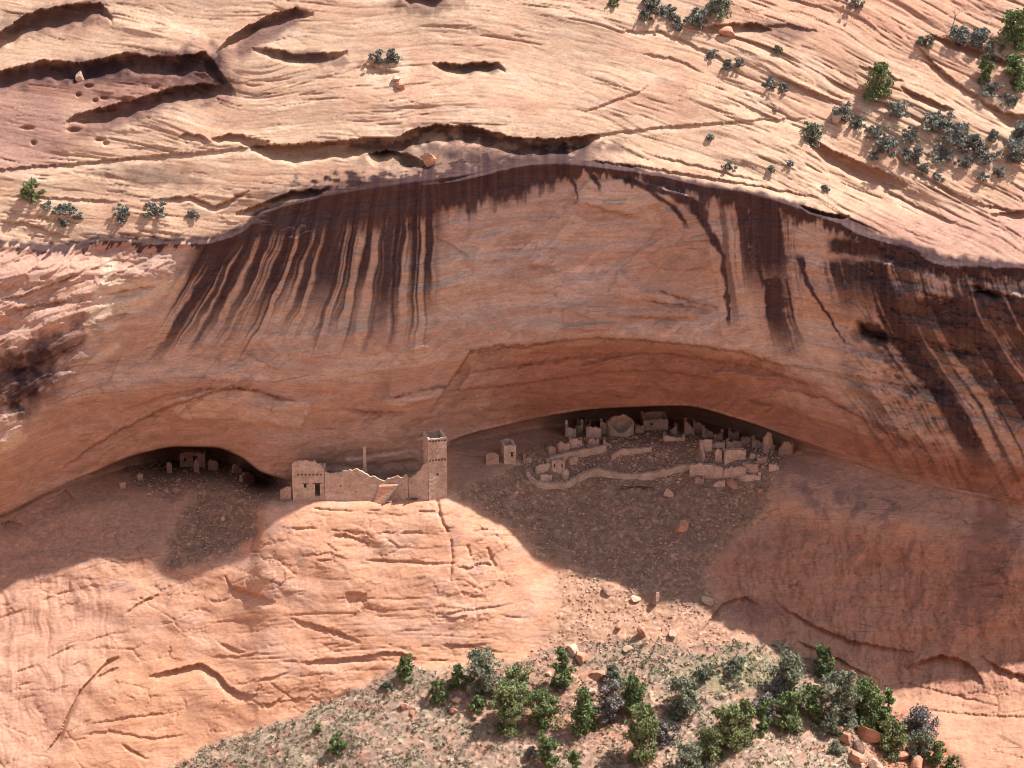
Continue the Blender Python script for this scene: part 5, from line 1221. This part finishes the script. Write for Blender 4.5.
# dead branches lying on the shaded rubble
bp = foot_at(637, 489); R = random.Random(8); pr = []
for k_ in range(9):
    a = R.uniform(-.5, .5); c0 = Vector((R.uniform(-1.6, 1.6), R.uniform(-.4, .4), R.uniform(.1, .35))); d_ = Vector((math.cos(a), math.sin(a) * .6, R.uniform(-.15, .25)))
    pr.append(tube([c0 - d_ * .8, c0 + Vector((0, 0, .06)), c0 + d_ * .8], [.06, .05, .02], 5))
V, F = merge(pr); o = mesh_obj('brush_pile', V, F, TIMBER); o.location = bp
tag(o, 'heap of dark dead branches on the rubble below the long retaining wall', 'branches')

# ------------------------------------------------------------------ loose stones and dry grass nobody could count
def scatter(name, label, mask, n, smin, smax, mats, seed, squash=.6, power=2.2):
    R = np.random.RandomState(seed)
    m = mask * ((UU > -60) & (UU < 1090) & (VV < 860))
    pr_ = (m / m.sum()).ravel()
    ix = R.choice(pr_.size, n, p=pr_)
    u = UU.ravel()[ix] + R.uniform(-.6, .6, n); v = VV.ravel()[ix] + R.uniform(-.6, .6, n)
    p = on_land(u, v)
    s = smin + (smax - smin) * R.rand(n) ** power
    oc = np.array([[1, 0, 0], [0, 1, 0], [-1, 0, 0], [0, -1, 0], [.3, .2, 1], [-.4, .3, .8], [0, 0, -1]], float)
    fc = np.array([[0, 1, 4], [1, 5, 4], [1, 2, 5], [2, 3, 5], [3, 4, 5], [3, 0, 4], [1, 0, 6], [2, 1, 6], [3, 2, 6], [0, 3, 6]])
    a = R.uniform(0, 6.283, n); ca, sa = np.cos(a), np.sin(a)
    k_ = oc[None] * (s[:, None, None] * R.uniform(.6, 1.3, (n, 1, 3))) * np.array([1, .8, squash]) * R.uniform(.75, 1.25, (n, 7, 1))
    x = k_[..., 0] * ca[:, None] - k_[..., 1] * sa[:, None]; y = k_[..., 0] * sa[:, None] + k_[..., 1] * ca[:, None]
    co = np.stack([x, y, k_[..., 2]], -1) + p[:, None] + np.array([0, 0, 1.0]) * (s * .25)[:, None, None]
    fi = (fc[None] + (np.arange(n) * 7)[:, None, None]).reshape(-1)
    me = bpy.data.meshes.new(name)
    me.vertices.add(7 * n); me.vertices.foreach_set('co', co.astype(np.float32).ravel())
    me.loops.add(len(fi)); me.loops.foreach_set('vertex_index', fi.astype(np.int32))
    me.polygons.add(10 * n); me.polygons.foreach_set('loop_start', np.arange(0, len(fi), 3, dtype=np.int32))
    me.polygons.foreach_set('material_index', np.repeat(R.randint(0, len(mats), n), 10).astype(np.int32))
    me.update(calc_edges=True)
    for m_ in mats: me.materials.append(m_)
    o = bpy.data.objects.new(name, me); COL.objects.link(o)
    return tag(o, label, 'stones', kind='stuff')
clump = sstep(-.5, .6, fbm(UU / 24, VV / 16, 3, 130))
scatter('rubble', 'loose broken stones over the shaded rubble slopes below the caves', np.clip(m_rubr + m_rubl, 0, 1) ** 3 * (.25 + clump), 5200, .05, .30, [STONE_DARK, STONE_DARK, STONE_RED, STONE_PALE], 1)
ruinz = poly([(530,470),(545,450),(570,430),(610,430),(690,432),(780,446),(770,478),(700,482),(600,470),(560,486)], 5)
scatter('fallen_masonry', 'fallen building stones lying among the ruined rooms in the wide cave', ruinz * (.2 + clump), 1500, .08, .36, [STONE_PALE, STONE_DARK, MASON], 9)
scatter('scree', 'loose red and grey stones over the scree at the cliff foot', m_talus * (.25 + clump), 7000, .04, .24, [STONE_DARK, STONE_RED, STONE_PALE, STONE_DARK], 2)
scatter('sand_stones', 'small stones strewn over the sandy slope', m_sand ** 2 * (.2 + clump), 1300, .04, .24, [STONE_RED, STONE_PALE, STONE_RED, STONE_DARK], 3)
# dry grass and low herbs: tufts of blades
def tufts(name, label, mask, n, size, mat, seed, per=9):
    R = np.random.RandomState(seed)
    m = mask * ((UU > -40) & (UU < 1070) & (VV < 840)); pr_ = (m / m.sum()).ravel()
    ix = R.choice(pr_.size, n, p=pr_)
    p = on_land(UU.ravel()[ix] + R.uniform(-.6, .6, n), VV.ravel()[ix] + R.uniform(-.6, .6, n))
    o = leaves(name, p + np.array([0, 0, size * .5]), np.full(n, size), size * .75, per, mat, None, seed, .7)
    return tag(o, label, 'grass', kind='stuff')
STRAW = leafmat('dry_grass', [(0, (.17, .135, .095)), (.5, (.26, .215, .155)), (1, (.34, .285, .21))])
HERB = leafmat('low_herbs', [(0, (.08, .09, .05)), (.5, (.15, .155, .085)), (1, (.22, .22, .13))])
gl = m_talus * sstep(-.2, .5, fbm(UU / 26, VV / 16, 4, 102) + .5 * sstep(420, 260, UU))
tufts('dry_grass', 'pale dry grass tufts over the scree', m_talus * (.12 + gl), 5500, .22, STRAW, 5)
herb = np.clip(poly(wob([(660,664),(740,652),(800,654),(800,692),(740,700),(680,696)], 8, 15), 8) + .6 * poly([(590,690),(640,650),(690,655),(690,720),(640,735)], 14) + .35 * m_talus, 0, 1) * m_talus
tufts('low_herbs', 'low grey-green herbs at the foot of the sandy slope and between the junipers', herb * (.1 + clump), 2600, .26, HERB, 6)
